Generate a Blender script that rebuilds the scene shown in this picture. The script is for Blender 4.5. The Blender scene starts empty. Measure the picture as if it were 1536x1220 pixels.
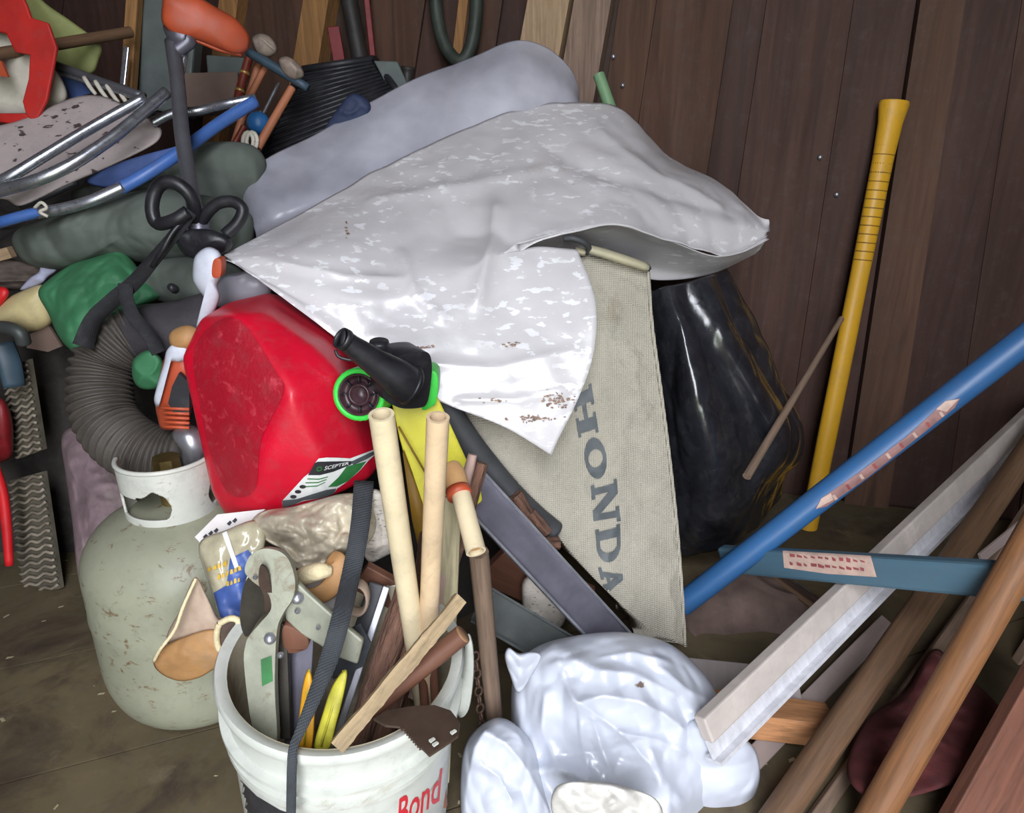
import bpy, bmesh, math, random
from mathutils import Vector, Matrix, noise
from mathutils.bvhtree import BVHTree
from mathutils.geometry import tessellate_polygon

scene = bpy.context.scene
COL = scene.collection

# ---------------------------------------------------------------- camera, light, exposure
F_PX, PITCH, CAM_H = 1090.0, math.radians(22.0), 1.0
cam_data = bpy.data.cameras.new('camera'); cam = bpy.data.objects.new('camera', cam_data); COL.objects.link(cam)
cam_data.sensor_fit = 'HORIZONTAL'; cam_data.sensor_width = 36.0
cam_data.lens = 36.0 * F_PX / 1536.0; cam_data.clip_start = 0.02
cam.location = (0, 0, CAM_H); cam.rotation_euler = (math.pi / 2 - PITCH, 0, 0)
scene.camera = cam

world = bpy.data.worlds.new('world'); scene.world = world; world.use_nodes = True
wn = world.node_tree.nodes; wn.clear()
wbg = wn.new('ShaderNodeBackground'); wout = wn.new('ShaderNodeOutputWorld')
wtc = wn.new('ShaderNodeTexCoord'); wsep = wn.new('ShaderNodeSeparateXYZ'); wr = wn.new('ShaderNodeValToRGB')
wl = world.node_tree.links
wl.new(wtc.outputs['Generated'], wsep.inputs[0]); wl.new(wsep.outputs['Z'], wr.inputs[0])
# overcast sky: three times brighter overhead than at the horizon
wr.color_ramp.elements[0].position = 0.0; wr.color_ramp.elements[0].color = (0.32, 0.325, 0.34, 1)
wr.color_ramp.elements[1].position = 1.0; wr.color_ramp.elements[1].color = (0.92, 0.95, 1.04, 1)
wl.new(wr.outputs[0], wbg.inputs[0]); wbg.inputs[1].default_value = 14.0
wl.new(wbg.outputs[0], wout.inputs[0])

# unseen doorway behind the camera, sized to steer the light: a sampling portal, gives no light of its own
DOOR_Y, DOOR_X0, DOOR_X1, DOOR_Z1 = -1.0, -0.36, 0.48, 3.1
pd = bpy.data.lights.new('unseen_doorway_portal', 'AREA'); pd.shape = 'RECTANGLE'
pd.size = DOOR_X1 - DOOR_X0; pd.size_y = DOOR_Z1
pd.cycles.is_portal = True
portal = bpy.data.objects.new('unseen_doorway_portal', pd); COL.objects.link(portal)
portal.location = ((DOOR_X0 + DOOR_X1) / 2, DOOR_Y, DOOR_Z1 / 2)
portal.rotation_euler = (math.pi / 2, 0, 0)

vs = scene.view_settings
scene.display_settings.display_device = 'sRGB'
vs.view_transform = 'Standard'; vs.look = 'None'; vs.gamma = 1.0; vs.use_curve_mapping = False
vs.exposure = 0.88
scene.cycles.max_bounces = 8; scene.cycles.transparent_max_bounces = 12

# ---------------------------------------------------------------- helpers
CP, SP = math.cos(PITCH), math.sin(PITCH)
CAM = Vector((0, 0, CAM_H))
def ray(px, py):
    u = (px - 768.0) / F_PX; v = -(py - 610.0) / F_PX
    return Vector((u, CP + v * SP, -SP + v * CP))
def P(px, py, Y):
    r = ray(px, py); return CAM + r * (Y / r.y)
def PZ(px, py, z):
    r = ray(px, py); return CAM + r * ((z - CAM_H) / r.z)
def mpx(px, py, Y):          # metres spanned by one pixel at that place
    r = ray(px, py); return (Y / r.y) / F_PX
WALL_A, WALL_B = 1.80, -0.27   # back wall: Y = A + B * (X - .85)
def PW(px, py, off=0.0):
    r = ray(px, py); t = (WALL_A - off - WALL_B * 0.85) / (r.y - WALL_B * r.x)
    return CAM + r * t

WM = {}
def link(o, parent, M):
    COL.objects.link(o)
    if parent is not None:
        o.parent = parent; o.matrix_basis = WM[parent.name].inverted() @ M
    else:
        o.matrix_basis = M
    WM[o.name] = M
    return o
def empty(name, loc):
    o = bpy.data.objects.new(name, None); o.empty_display_size = 0.05
    return link(o, None, Matrix.Translation(Vector(loc)))
def tag(o, label, cat, group=None, kind=None):
    if label: o['label'] = label
    if cat: o['category'] = cat
    if group: o['group'] = group
    if kind: o['kind'] = kind
    return o
def obj(name, geo, mat, parent=None, M=None, smooth=True, solid=0, solid_off=-1, bevel=0, sub=0, label=None, kind=None, auto=None):
    """geo = (verts, faces). Without M the vertices are world coordinates."""
    vs_, fs = geo
    vs_ = [Vector(v) for v in vs_]
    if M is None:
        if parent is not None: base = WM[parent.name].translation.copy()
        else:
            n = len(vs_)
            base = Vector((sum(v.x for v in vs_) / n, sum(v.y for v in vs_) / n, min(v.z for v in vs_)))
        M = Matrix.Translation(base); vs_ = [v - base for v in vs_]
    me = bpy.data.meshes.new(name); me.from_pydata(vs_, [], fs); me.validate()
    bm = bmesh.new(); bm.from_mesh(me); bmesh.ops.recalc_face_normals(bm, faces=bm.faces[:])
    for f in bm.faces: f.smooth = smooth
    if auto is not None:
        for e in bm.edges:
            if len(e.link_faces) == 2 and e.calc_face_angle(0) > auto: e.smooth = False
    bm.to_mesh(me); bm.free()
    if mat: me.materials.append(MAT[mat] if isinstance(mat, str) else mat)
    o = bpy.data.objects.new(name, me); link(o, parent, M)
    if solid:
        m = o.modifiers.new('solid', 'SOLIDIFY'); m.thickness = solid; m.offset = solid_off
    if bevel:
        m = o.modifiers.new('bevel', 'BEVEL'); m.width = bevel; m.segments = 2; m.limit_method = 'ANGLE'; m.angle_limit = 0.6
    if sub:
        m = o.modifiers.new('sub', 'SUBSURF'); m.levels = sub; m.render_levels = sub
    if label: o['label'] = label
    if kind: o['kind'] = kind
    return o
def merge(*geos):
    V, F = [], []
    for v, f in geos:
        n = len(V); V += list(v); F += [tuple(i + n for i in q) for q in f]
    return V, F
def xf(geo, M):
    return [M @ Vector(v) for v in geo[0]], geo[1]
def flip_frame(p0, p1, hint=(0, 0, 1)):
    """matrix with Z along p0->p1 and X near hint"""
    p0, p1 = Vector(p0), Vector(p1); z = (p1 - p0).normalized(); h = Vector(hint)
    x = h - z * h.dot(z)
    if x.length < 1e-4: x = Vector((1, 0, 0)) - z * z.x
    x.normalize(); y = z.cross(x)
    M = Matrix((x, y, z)).transposed().to_4x4(); M.translation = p0
    return M
def catmull(pts, n):
    pts = [Vector(p) for p in pts]; k = len(pts); out = []
    for i in range(n):
        s = i / (n - 1) * (k - 1); j = min(int(s), k - 2); f = s - j
        p0 = pts[j - 1] if j > 0 else pts[0] * 2 - pts[1]
        p1, p2 = pts[j], pts[j + 1]
        p3 = pts[j + 2] if j + 2 < k else pts[-1] * 2 - pts[-2]
        m1, m2 = (p2 - p0) * .5, (p3 - p1) * .5; lim = 1.6 * (p2 - p1).length      # no overshoot on short spans
        if m1.length > lim: m1 = m1 * (lim / m1.length)
        if m2.length > lim: m2 = m2 * (lim / m2.length)
        f2, f3 = f * f, f ** 3
        out.append(p1 * (2 * f3 - 3 * f2 + 1) + m1 * (f3 - 2 * f2 + f) + p2 * (3 * f2 - 2 * f3) + m2 * (f3 - f2))
    return out
def catmull_closed(pts, n):
    pts = [Vector(p) for p in pts]; k = len(pts); out = []
    for i in range(n):
        s = i / n * k; j = int(s); f = s - j
        p0, p1, p2, p3 = pts[(j - 1) % k], pts[j % k], pts[(j + 1) % k], pts[(j + 2) % k]
        out.append(0.5 * ((2 * p1) + (p2 - p0) * f + (2 * p0 - 5 * p1 + 4 * p2 - p3) * f * f + (3 * p1 - p0 - 3 * p2 + p3) * f ** 3))
    return out
def tube(pts, r, n=14, samples=None, cap=True, prof=None, flat=1.0, hint=(0, 0, 1)):
    """swept tube; r a number, list (interpolated) or function of 0..1; flat squashes one axis"""
    if samples: pts = catmull(pts, samples)
    pts = [Vector(p) for p in pts]; k = len(pts)
    def rad(i):
        s = i / max(k - 1, 1)
        if callable(r): return r(s)
        if isinstance(r, (list, tuple)):
            q = s * (len(r) - 1); j = min(int(q), len(r) - 2); return r[j] + (r[j + 1] - r[j]) * (q - j)
        return r
    V, F = [], []; prev = None
    for i, p in enumerate(pts):
        t = (pts[min(i + 1, k - 1)] - pts[max(i - 1, 0)]).normalized()
        if prev is None:
            h = Vector(hint); x = h - t * h.dot(t)
            if x.length < 1e-3: x = Vector((1, 0, 0)) - t * t.x
        else: x = prev - t * prev.dot(t)
        x.normalize(); prev = x; y = t.cross(x); R = rad(i)
        for j in range(n):
            a = 2 * math.pi * j / n; V.append(p + x * (math.cos(a) * R * flat) + y * (math.sin(a) * R))
    for i in range(k - 1):
        for j in range(n):
            F.append((i * n + j, i * n + (j + 1) % n, (i + 1) * n + (j + 1) % n, (i + 1) * n + j))
    if cap:
        F.append(tuple(range(n - 1, -1, -1))); F.append(tuple(range((k - 1) * n, k * n)))
    return V, F
def lathe(prof, n=48, closed=False):
    """prof = [(r,z)...] around Z"""
    V, F = [], []; k = len(prof)
    for r_, z in prof:
        for j in range(n):
            a = 2 * math.pi * j / n; V.append(Vector((r_ * math.cos(a), r_ * math.sin(a), z)))
    rng = k if closed else k - 1
    for i in range(rng):
        for j in range(n):
            i2 = (i + 1) % k
            F.append((i * n + j, i * n + (j + 1) % n, i2 * n + (j + 1) % n, i2 * n + j))
    return V, F
def pipe_geo(L, r, wall, n=24):
    return lathe([(r, 0), (r, L), (r - wall, L), (r - wall, 0)], n, closed=True)
def rod(L, r0, r1=None, n=16, seg=8, jit=0.0, seed=0):
    r1 = r0 if r1 is None else r1; random.seed(seed); pr = []
    for i in range(seg + 1):
        f = i / seg; pr.append((r0 + (r1 - r0) * f + random.uniform(-jit, jit), L * f))
    V, F = lathe(pr, n); k = len(pr)
    F.append(tuple(range(n - 1, -1, -1))); F.append(tuple(range((k - 1) * n, k * n)))
    return V, F
def box(w, d, h, z0=0.0):
    V = [(-w / 2, -d / 2, z0), (w / 2, -d / 2, z0), (w / 2, d / 2, z0), (-w / 2, d / 2, z0), (-w / 2, -d / 2, z0 + h), (w / 2, -d / 2, z0 + h), (w / 2, d / 2, z0 + h), (-w / 2, d / 2, z0 + h)]
    return V, [(0, 3, 2, 1), (4, 5, 6, 7), (0, 1, 5, 4), (1, 2, 6, 5), (2, 3, 7, 6), (3, 0, 4, 7)]
def rough_box(w, d, h, seg=24, amp=0.002, seed=0):
    V, F = [], []; c = [(-1, -1), (0, -1), (1, -1), (1, 0), (1, 1), (0, 1), (-1, 1), (-1, 0)]; n = 8
    for i in range(seg + 1):
        for (a, b) in c:
            p = Vector((a * w / 2, b * d / 2, h * i / seg))
            nz = noise.noise(Vector((p.x * 60 + seed, p.y * 60, p.z * 25))) * amp
            nz += noise.noise(Vector((p.x * 200 + seed, p.y * 200, p.z * 120))) * amp * .5
            V.append(p + Vector((a, b, 0)) * nz)
    for i in range(seg):
        for j in range(n): F.append((i * n + j, i * n + (j + 1) % n, (i + 1) * n + (j + 1) % n, (i + 1) * n + j))
    F.append(tuple(range(n - 1, -1, -1))); F.append(tuple(range(seg * n, seg * n + n)))
    return V, F
def proj(p):
    r_ = p - CAM; dep = r_.y * CP - r_.z * SP
    return 768.0 + F_PX * r_.x / dep, 610.0 - F_PX * (r_.y * SP + r_.z * CP) / dep
def seg_dist(x, y, pl):
    best = 1e9
    for (x0, y0), (x1, y1) in zip(pl, pl[1:]):
        dx, dy = x1 - x0, y1 - y0; t = max(0, min(1, ((x - x0) * dx + (y - y0) * dy) / (dx * dx + dy * dy + 1e-9)))
        best = min(best, math.hypot(x - x0 - t * dx, y - y0 - t * dy))
    return best
def wrinkle(p, spec):
    d = 0.0; xy = None
    for (kind, amp, sc, seed, st) in spec:
        if kind == 'F':       # a fold: sc = half width in photo pixels, seed = its course
            if xy is None: xy = proj(p)
            if not (seed[0][0] - sc - 260 < xy[0] < seed[0][0] + sc + 260): continue
            q = seg_dist(xy[0], xy[1], seed) / sc
            if q < 1: d += amp * ((1 - q) ** 2)
            continue
        q = Vector((p.x * sc * st[0] + seed, p.y * sc * st[1] + seed * .37, p.z * sc * st[2] - seed))
        if kind == 'n': d += amp * noise.noise(q)
        elif kind == 'c': d += amp * (0.75 - noise.voronoi(q)[0][0] * 1.5)
        elif kind == 'w':
            q2 = q + Vector((noise.noise(q * .6), noise.noise(q * .6 + Vector((9, 3, 1))), 0)) * 1.1
            d += amp * (0.75 - noise.voronoi(q2)[0][0] * 1.5)
        elif kind == 'f': d += amp * noise.fractal(q, 1.0, 2.0, 4)
        else:
            r_ = 1.0 - abs(noise.noise(q)) * 2.2; d += amp * (max(r_, -0.2) ** 3 if r_ > 0 else 0)
    return d
ISO = (1, 1, 1)
def sheet(ctrl, nu=60, nv=60, spec=(), edge=0.0):
    """ctrl: rows of (px,py,Y); returns grid surface through them"""
    rows = [catmull([P(*c) for c in row], nu) for row in ctrl]
    cols = [catmull([rows[r][i] for r in range(len(rows))], nv) for i in range(nu)]
    return grid_geo([[cols[i][j] for i in range(nu)] for j in range(nv)], spec)
def grid_geo(G, spec=()):
    nv, nu = len(G), len(G[0]); V = []
    for j in range(nv):
        for i in range(nu):
            du = G[j][min(i + 1, nu - 1)] - G[j][max(i - 1, 0)]; dv = G[min(j + 1, nv - 1)][i] - G[max(j - 1, 0)][i]
            n_ = du.cross(dv)
            n_ = n_.normalized() if n_.length > 1e-12 else Vector((0, -1, 0))
            if n_.dot(CAM - G[j][i]) < 0: n_ = -n_
            V.append(G[j][i] + n_ * wrinkle(G[j][i], spec))
    F = [(j * nu + i, j * nu + i + 1, (j + 1) * nu + i + 1, (j + 1) * nu + i) for j in range(nv - 1) for i in range(nu - 1)]
    return V, F
def pillow(poly, Y, front, back, a=0.0, b=0.0, n=72, rings=20, spec=(), smooth_outline=True, center=None, power=0.5, grow=None):
    """a soft lump with the given outline, its own middle plane, and real thickness front and back.
    Y at outline centre, a/b = change of Y per pixel right/down."""
    k = len(poly)
    cx, cy = center if center else (sum(p[0] for p in poly) / k, sum(p[1] for p in poly) / k)
    if smooth_outline: ol = catmull_closed([(p[0], p[1], 0) for p in poly], n)
    else:
        ol = []; per = max(1, n // k)
        for i in range(k):
            A, B = Vector((*poly[i], 0)), Vector((*poly[(i + 1) % k], 0))
            for q in range(per): ol.append(A.lerp(B, q / per))
        n = len(ol)
    vd = -ray(cx, cy).normalized()
    V, F = [], []
    def add(side, rk):
        for o_ in ol:
            x, y = cx + (o_.x - cx) * rk, cy + (o_.y - cy) * rk
            p = P(x, y, Y + a * (x - cx) + b * (y - cy))
            h = max(0.0, 1 - rk * rk) ** power
            q = p + vd * (front * h if side > 0 else -back * h)
            w = wrinkle(q, spec) if spec else 0.0
            w *= (1.0 if side > 0 else .6) * min(1.0, (1 - rk) * 6 + .12)
            V.append(q + vd * side * w)
    for i in range(rings): add(1, (i + 1) / (rings))
    for i in range(rings - 1, 0, -1): add(-1, i / rings)
    m = 2 * rings - 1
    for i in range(m - 1):
        for j in range(n): F.append((i * n + j, i * n + (j + 1) % n, (i + 1) * n + (j + 1) % n, (i + 1) * n + j))
    pc = P(cx, cy, Y); c0 = len(V); V.append(pc + vd * (front + (wrinkle(pc + vd * front, spec) if spec else 0))); c1 = len(V); V.append(pc - vd * back)
    for j in range(n):
        F.append((c0, (j + 1) % n, j)); F.append((c1, (m - 1) * n + j, (m - 1) * n + (j + 1) % n))
    return V, F
def prism(poly, Y, thick, a=0.0, b=0.0, holes=None, sm=0):
    """flat plate of real thickness; outline lies on a tilted plane at distance Y"""
    if sm: poly = [(p.x, p.y) for p in catmull_closed([(q[0], q[1], 0) for q in poly], sm)]
    k = len(poly); cx = sum(p[0] for p in poly) / k; cy = sum(p[1] for p in poly) / k
    f0 = P(cx, cy, Y); fx = P(cx + 40, cy, Y + a * 40); fy = P(cx, cy + 40, Y + b * 40)
    nrm = (fx - f0).cross(fy - f0).normalized()
    if nrm.dot(CAM - f0) > 0: nrm = -nrm
    A = []
    for p in poly:
        r_ = ray(*p); t = (f0 - CAM).dot(nrm) / r_.dot(nrm); A.append(CAM + r_ * t)
    V = A + [p + nrm * thick for p in A]
    tri = tessellate_polygon([A])
    F = [tuple(t) for t in tri] + [tuple(i + k for i in reversed(t)) for t in tri]
    F += [(i, (i + 1) % k, k + (i + 1) % k, k + i) for i in range(k)]
    return V, F
def world_geo(o):
    dg = bpy.context.evaluated_depsgraph_get(); ev = o.evaluated_get(dg); me = ev.to_mesh()
    M = WM[o.name]; V = [M @ v.co for v in me.vertices]; F = [tuple(p.vertices) for p in me.polygons]
    ev.to_mesh_clear(); return V, F
def bvh_of(*objs):
    bpy.context.view_layer.update(); V, F = merge(*[world_geo(o) for o in objs]); return BVHTree.FromPolygons(V, F)
def decal(name, flat, mapping, bvh, mat, parent, off=0.0012, cuts=3, label=None):
    """flat print laid onto a surface: flat 2D mesh -> place on photo -> onto the thing's skin"""
    V, F = flat
    bm = bmesh.new(); vv = [bm.verts.new((v[0], v[1], 0)) for v in V]
    for f in F:
        try: bm.faces.new([vv[i] for i in f])
        except ValueError: pass
    bmesh.ops.triangulate(bm, faces=bm.faces[:])
    for _ in range(cuts): bmesh.ops.subdivide_edges(bm, edges=bm.edges[:], cuts=1, use_grid_fill=True)
    bad = []
    for v in bm.verts:
        x, y = mapping(v.co.x, v.co.y); r_ = ray(x, y).normalized()
        h, nn, _, _ = bvh.ray_cast(CAM, r_)
        if h is None: bad.append(v)
        else: v.co = h - r_ * off * 1.5
    bmesh.ops.delete(bm, geom=bad, context='VERTS')
    bm.verts.index_update()
    geo = ([v.co.copy() for v in bm.verts], [tuple(v.index for v in f.verts) for f in bm.faces]); bm.free()
    if not geo[1]: return None
    o = obj(name, geo, mat, parent, smooth=True)
    if label: o['label'] = label
    return o
def quadmap(q):
    """unit square -> four photo corners BL, BR, TR, TL"""
    def f(u, v):
        x = q[0][0] * (1 - u) * (1 - v) + q[1][0] * u * (1 - v) + q[2][0] * u * v + q[3][0] * (1 - u) * v
        y = q[0][1] * (1 - u) * (1 - v) + q[1][1] * u * (1 - v) + q[2][1] * u * v + q[3][1] * (1 - u) * v
        return x, y
    return f
def polyflat(poly):
    return [(p[0], p[1]) for p in poly], [tuple(t) for t in tessellate_polygon([[Vector((p[0], p[1], 0)) for p in poly]])]
def text_flat(s, shear=0.0, bold=0.0):
    cu = bpy.data.curves.new('lettering', 'FONT'); cu.body = s; cu.shear = shear; cu.resolution_u = 3; cu.offset = bold
    t = bpy.data.objects.new('lettering', cu); COL.objects.link(t); bpy.context.view_layer.update()
    dg = bpy.context.evaluated_depsgraph_get(); me = t.evaluated_get(dg).to_mesh()
    V = [(v.co.x, v.co.y) for v in me.vertices]; F = [tuple(p.vertices) for p in me.polygons]
    t.evaluated_get(dg).to_mesh_clear(); bpy.data.objects.remove(t); bpy.data.curves.remove(cu)
    x0, x1 = min(v[0] for v in V), max(v[0] for v in V); y0, y1 = min(v[1] for v in V), max(v[1] for v in V)
    return [((v[0] - x0) / (x1 - x0), (v[1] - y0) / (y1 - y0)) for v in V], F

# ---------------------------------------------------------------- materials
MAT = {}
def mat(name, col, rough=0.6, metal=0.0, var=0.12, vscale=9.0, stretch=(1, 1, 1), bump=0.15, bscale=60.0, bstretch=None,
        dirt=None, spots=None, coat=0.0, spec=0.5, transl=0.0, alpha=1.0, weave=0, wood=False, emit=None, bdist=0.004, dirt2=None, big=False, grime=0.3):
    m = bpy.data.materials.new(name); MAT[name] = m; m.use_nodes = True
    nt = m.node_tree; N, L = nt.nodes, nt.links; N.clear()
    out = N.new('ShaderNodeOutputMaterial'); b = N.new('ShaderNodeBsdfPrincipled')
    tc = N.new('ShaderNodeTexCoord')
    def mapping(sc):
        mp = N.new('ShaderNodeMapping'); L.new(tc.outputs['Object'], mp.inputs[0]); mp.inputs['Scale'].default_value = sc; return mp
    def nz(sc, scale, detail=4.0, dist=0.0, rough_=0.6):
        t = N.new('ShaderNodeTexNoise'); L.new(mapping(sc).outputs[0], t.inputs['Vector'])
        t.inputs['Scale'].default_value = scale; t.inputs['Detail'].default_value = detail
        t.inputs['Roughness'].default_value = rough_; t.inputs['Distortion'].default_value = dist
        return t.outputs['Fac']
    def ramp(src, p0, p1, c0=(0, 0, 0, 1), c1=(1, 1, 1, 1)):
        r_ = N.new('ShaderNodeValToRGB'); L.new(src, r_.inputs[0]); e = r_.color_ramp.elements
        e[0].position, e[1].position = p0, p1; e[0].color, e[1].color = c0, c1; return r_.outputs[0]
    def mix(fac, a_, b_, mode='MIX'):
        x = N.new('ShaderNodeMix'); x.data_type = 'RGBA'; x.blend_type = mode
        for inp, val in ((x.inputs[0], fac), (x.inputs[6], a_), (x.inputs[7], b_)):
            if isinstance(val, (int, float)): inp.default_value = val
            elif isinstance(val, tuple): inp.default_value = val
            else: L.new(val, inp)
        return x.outputs[2]
    c = (*col, 1)
    lo = tuple(max(0, q * (1 - 2.2 * var)) for q in col) + (1,); hi = tuple(min(1, q * (1 + 1.6 * var)) for q in col) + (1,)
    if not big:
        if wood: vscale *= 4.0
        else: vscale *= 1.8
    base = ramp(nz(stretch, vscale, 5, 0.4 if wood else 0.0), 0.3, 0.7, lo, hi)
    if grime:
        base = mix(ramp(nz((1, 1, 1), 34, 8, .3, .75), .5, .78), base, tuple(q * (1 - grime) + .10 * grime for q in col) + (1,))
    if wood:
        g = nz(tuple(q * 1.0 for q in stretch), vscale * 4.5, 6, 0.8)
        base = mix(ramp(g, 0.42, 0.72), base, tuple(q * 0.55 for q in col) + (1,))
    rsrc = None
    for dd in (dirt, dirt2):
        if dd:   # (colour, threshold, softness, scale)
            dm = ramp(nz((1, 1, 1) if len(dd) < 5 else dd[4], dd[3], 8, 0.6, 0.7), dd[1], min(1, dd[1] + dd[2]))
            base = mix(dm, base, (*dd[0], 1))
    if spots:  # (colour, threshold, scale, stretch)
        sm = ramp(nz(spots[3] if len(spots) > 3 else (1, 1, 1), spots[2], 3, 0.0, 0.5), spots[1], spots[1] + 0.03)
        if len(spots) > 4:
            cl_ = ramp(nz((1, 1, 1), spots[4], 3), spots[5], spots[5] + 0.08)
            mm = N.new('ShaderNodeMath'); mm.operation = 'MULTIPLY'; L.new(sm, mm.inputs[0]); L.new(cl_, mm.inputs[1]); sm = mm.outputs[0]
        base = mix(sm, base, (*spots[0], 1))
    L.new(base, b.inputs['Base Color'])
    rn = nz(stretch, vscale * 2.3, 4)
    mr = N.new('ShaderNodeMapRange'); L.new(rn, mr.inputs[0]); mr.inputs[3].default_value = max(0.03, rough - 0.15); mr.inputs[4].default_value = min(1, rough + 0.15)
    L.new(mr.outputs[0], b.inputs['Roughness'])
    b.inputs['Metallic'].default_value = metal; b.inputs['Specular IOR Level'].default_value = spec
    b.inputs['Coat Weight'].default_value = coat; b.inputs['Coat Roughness'].default_value = 0.15
    h = None
    if bump:
        bs = bstretch or stretch
        h = nz(bs, bscale, 6)
    if weave:
        w1 = N.new('ShaderNodeTexWave'); w1.bands_direction = 'Z'; w1.inputs['Scale'].default_value = weave; L.new(tc.outputs['Object'], w1.inputs[0])
        w2 = N.new('ShaderNodeTexWave'); w2.bands_direction = 'X'; w2.inputs['Scale'].default_value = weave; L.new(tc.outputs['Object'], w2.inputs[0])
        ad = N.new('ShaderNodeMath'); L.new(w1.outputs['Fac'], ad.inputs[0]); L.new(w2.outputs['Fac'], ad.inputs[1])
        h = ad.outputs[0]
    if h is not None:
        bp = N.new('ShaderNodeBump'); bp.inputs['Strength'].default_value = bump or 0.3; bp.inputs['Distance'].default_value = bdist
        L.new(h, bp.inputs['Height']); L.new(bp.outputs[0], b.inputs['Normal'])
    sh = b.outputs[0]
    if transl:
        t = N.new('ShaderNodeBsdfTranslucent'); t.inputs[0].default_value = c
        x = N.new('ShaderNodeMixShader'); x.inputs[0].default_value = transl; L.new(sh, x.inputs[1]); L.new(t.outputs[0], x.inputs[2]); sh = x.outputs[0]
    if alpha < 1:
        t = N.new('ShaderNodeBsdfTransparent'); x = N.new('ShaderNodeMixShader'); x.inputs[0].default_value = alpha
        L.new(t.outputs[0], x.inputs[1]); L.new(sh, x.inputs[2]); sh = x.outputs[0]
    L.new(sh, out.inputs[0])
    return m
def S(r_, g, b):
    f = lambda q: (q / 255 / 12.92) if q / 255 <= 0.04045 else ((q / 255 + 0.055) / 1.055) ** 2.4
    return (f(r_), f(g), f(b))
UPZ = (1, 1, 0.06)
mat('floor_wood', S(98, 86, 62), .75, var=.22, vscale=3, bump=.25, bscale=30, dirt=(S(62, 50, 40), .5, .2, 5), dirt2=(S(122, 110, 88), .6, .2, 12), big=True)
for i, c in enumerate([(84, 57, 43), (66, 43, 35), (75, 50, 40), (71, 47, 38), (90, 63, 47)]):
    mat('wall_wood_%d' % i, S(*c), .8, var=.16, vscale=9, stretch=(1, 1, .07), wood=True, bump=.2, bscale=40, dirt=(S(70, 44, 34), .66, .12, 6, (1, 1, .35)), big=True)
mat('wall_dark', S(62, 46, 38), .85, var=.2, vscale=5, stretch=(1, 1, .1), bump=.2, big=True)
mat('stud_pine', S(178, 150, 118), .75, var=.12, vscale=8, stretch=(1, 1, .05), wood=True, bump=.15)
mat('stud_orange', S(165, 120, 72), .75, var=.15, vscale=8, stretch=(1, 1, .05), wood=True, bump=.15)
mat('stud_grey', S(142, 118, 102), .8, var=.15, vscale=8, stretch=(1, 1, .05), wood=True, bump=.15)
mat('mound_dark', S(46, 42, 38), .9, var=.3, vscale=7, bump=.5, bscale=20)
mat('tank_paint', S(150, 152, 130), .5, var=.06, vscale=4, bump=.08, bscale=70, dirt=(S(112, 92, 66), .575, .07, 38, (1, 1, 1.8)), dirt2=(S(150, 148, 128), .52, .25, 5))
mat('tank_collar', S(202, 204, 194), .45, var=.05, vscale=6, bump=.05, dirt=(S(118, 92, 58), .60, .07, 18))
mat('brass', S(150, 130, 80), .4, metal=.8, var=.2, bump=.1)
mat('bucket_white', S(200, 203, 194), .38, var=.04, vscale=6, bump=.05, dirt=(S(142, 122, 92), .58, .16, 9, (1, 1, 3.0)))
mat('bucket_inner', S(190, 180, 155), .6, var=.15, vscale=8, bump=.1, dirt=(S(92, 74, 52), .5, .3, 7))
mat('print_black', S(46, 46, 50), .5, var=.1, bump=0)
mat('print_red', S(205, 34, 48), .5, var=.08, bump=0)
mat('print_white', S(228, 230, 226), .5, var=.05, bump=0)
mat('print_green', S(48, 118, 60), .5, var=.2, bump=0)
mat('print_grey', S(84, 90, 92), .55, var=.12, bump=0, vscale=20)
mat('print_yellow', S(212, 172, 60), .5, var=.1, bump=0)
mat('print_blue', S(70, 96, 160), .45, var=.2, bump=0)
mat('can_red', S(204, 12, 44), .42, var=.08, vscale=4, bump=.12, bscale=140, dirt=(S(205, 70, 84), .62, .2, 16, (1, 1, .5)), coat=.1)
mat('can_base_red', S(168, 14, 38), .55, var=.08, vscale=5, bump=.35, bscale=240, dirt=(S(205, 70, 84), .55, .2, 60, (1, .4, 1)))
mat('plastic_green', S(60, 205, 70), .4, var=.06, bump=.05)
mat('plastic_black', S(34, 34, 38), .42, var=.2, vscale=15, bump=.1, bscale=90, dirt=(S(95, 88, 82), .66, .12, 22))
mat('plastic_maroon', S(58, 34, 40), .35, var=.2, bump=.05)
mat('poly_sheet', S(222, 219, 220), .32, var=.07, vscale=4, bump=.3, bscale=20, bdist=.004, transl=.15, alpha=.94, spots=(S(252, 252, 254), .575, 60, (.7, 1, 1.6), 4.5, .44), dirt=(S(180, 160, 144), .64, .14, 4), spec=.7, coat=.5, big=True, grime=0)  # spots: dried white flecks and painted glare in one
mat('poly_sheet_grey', S(216, 216, 230), .34, var=.2, vscale=4, bump=.3, bscale=18, bdist=.006, transl=.25, alpha=.72, spec=.6, coat=.2, big=True, grime=0)
mat('bag_white', S(206, 211, 222), .34, var=.04, vscale=6, bump=.15, bscale=18, bdist=.004, transl=.12, spec=.6, coat=.3, spots=(S(120, 104, 92), .745, 30), big=True, grime=0)
mat('bag_paper', S(206, 203, 195), .7, var=.06, vscale=9, bump=.2)
mat('mesh_beige', S(180, 174, 158), .8, var=.06, vscale=6, weave=95, bump=.6, bdist=.002, dirt=(S(150, 140, 120), .6, .12, 9))
mat('clip_beige', S(176, 170, 142), .55, var=.08, bump=.05)
mat('poly_black', S(34, 35, 40), .24, var=.25, vscale=6, bump=.3, bscale=16, bdist=.006, spec=.8, coat=.4)
mat('handle_yellow', S(206, 156, 36), .45, var=.07, vscale=6, stretch=(1, 1, .2), bump=.06, dirt=(S(150, 112, 30), .66, .15, 12))
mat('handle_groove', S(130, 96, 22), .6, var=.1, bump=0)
mat('handle_blue', S(50, 98, 148), .42, var=.1, vscale=6, stretch=(1, 1, .2), bump=.06)
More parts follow.
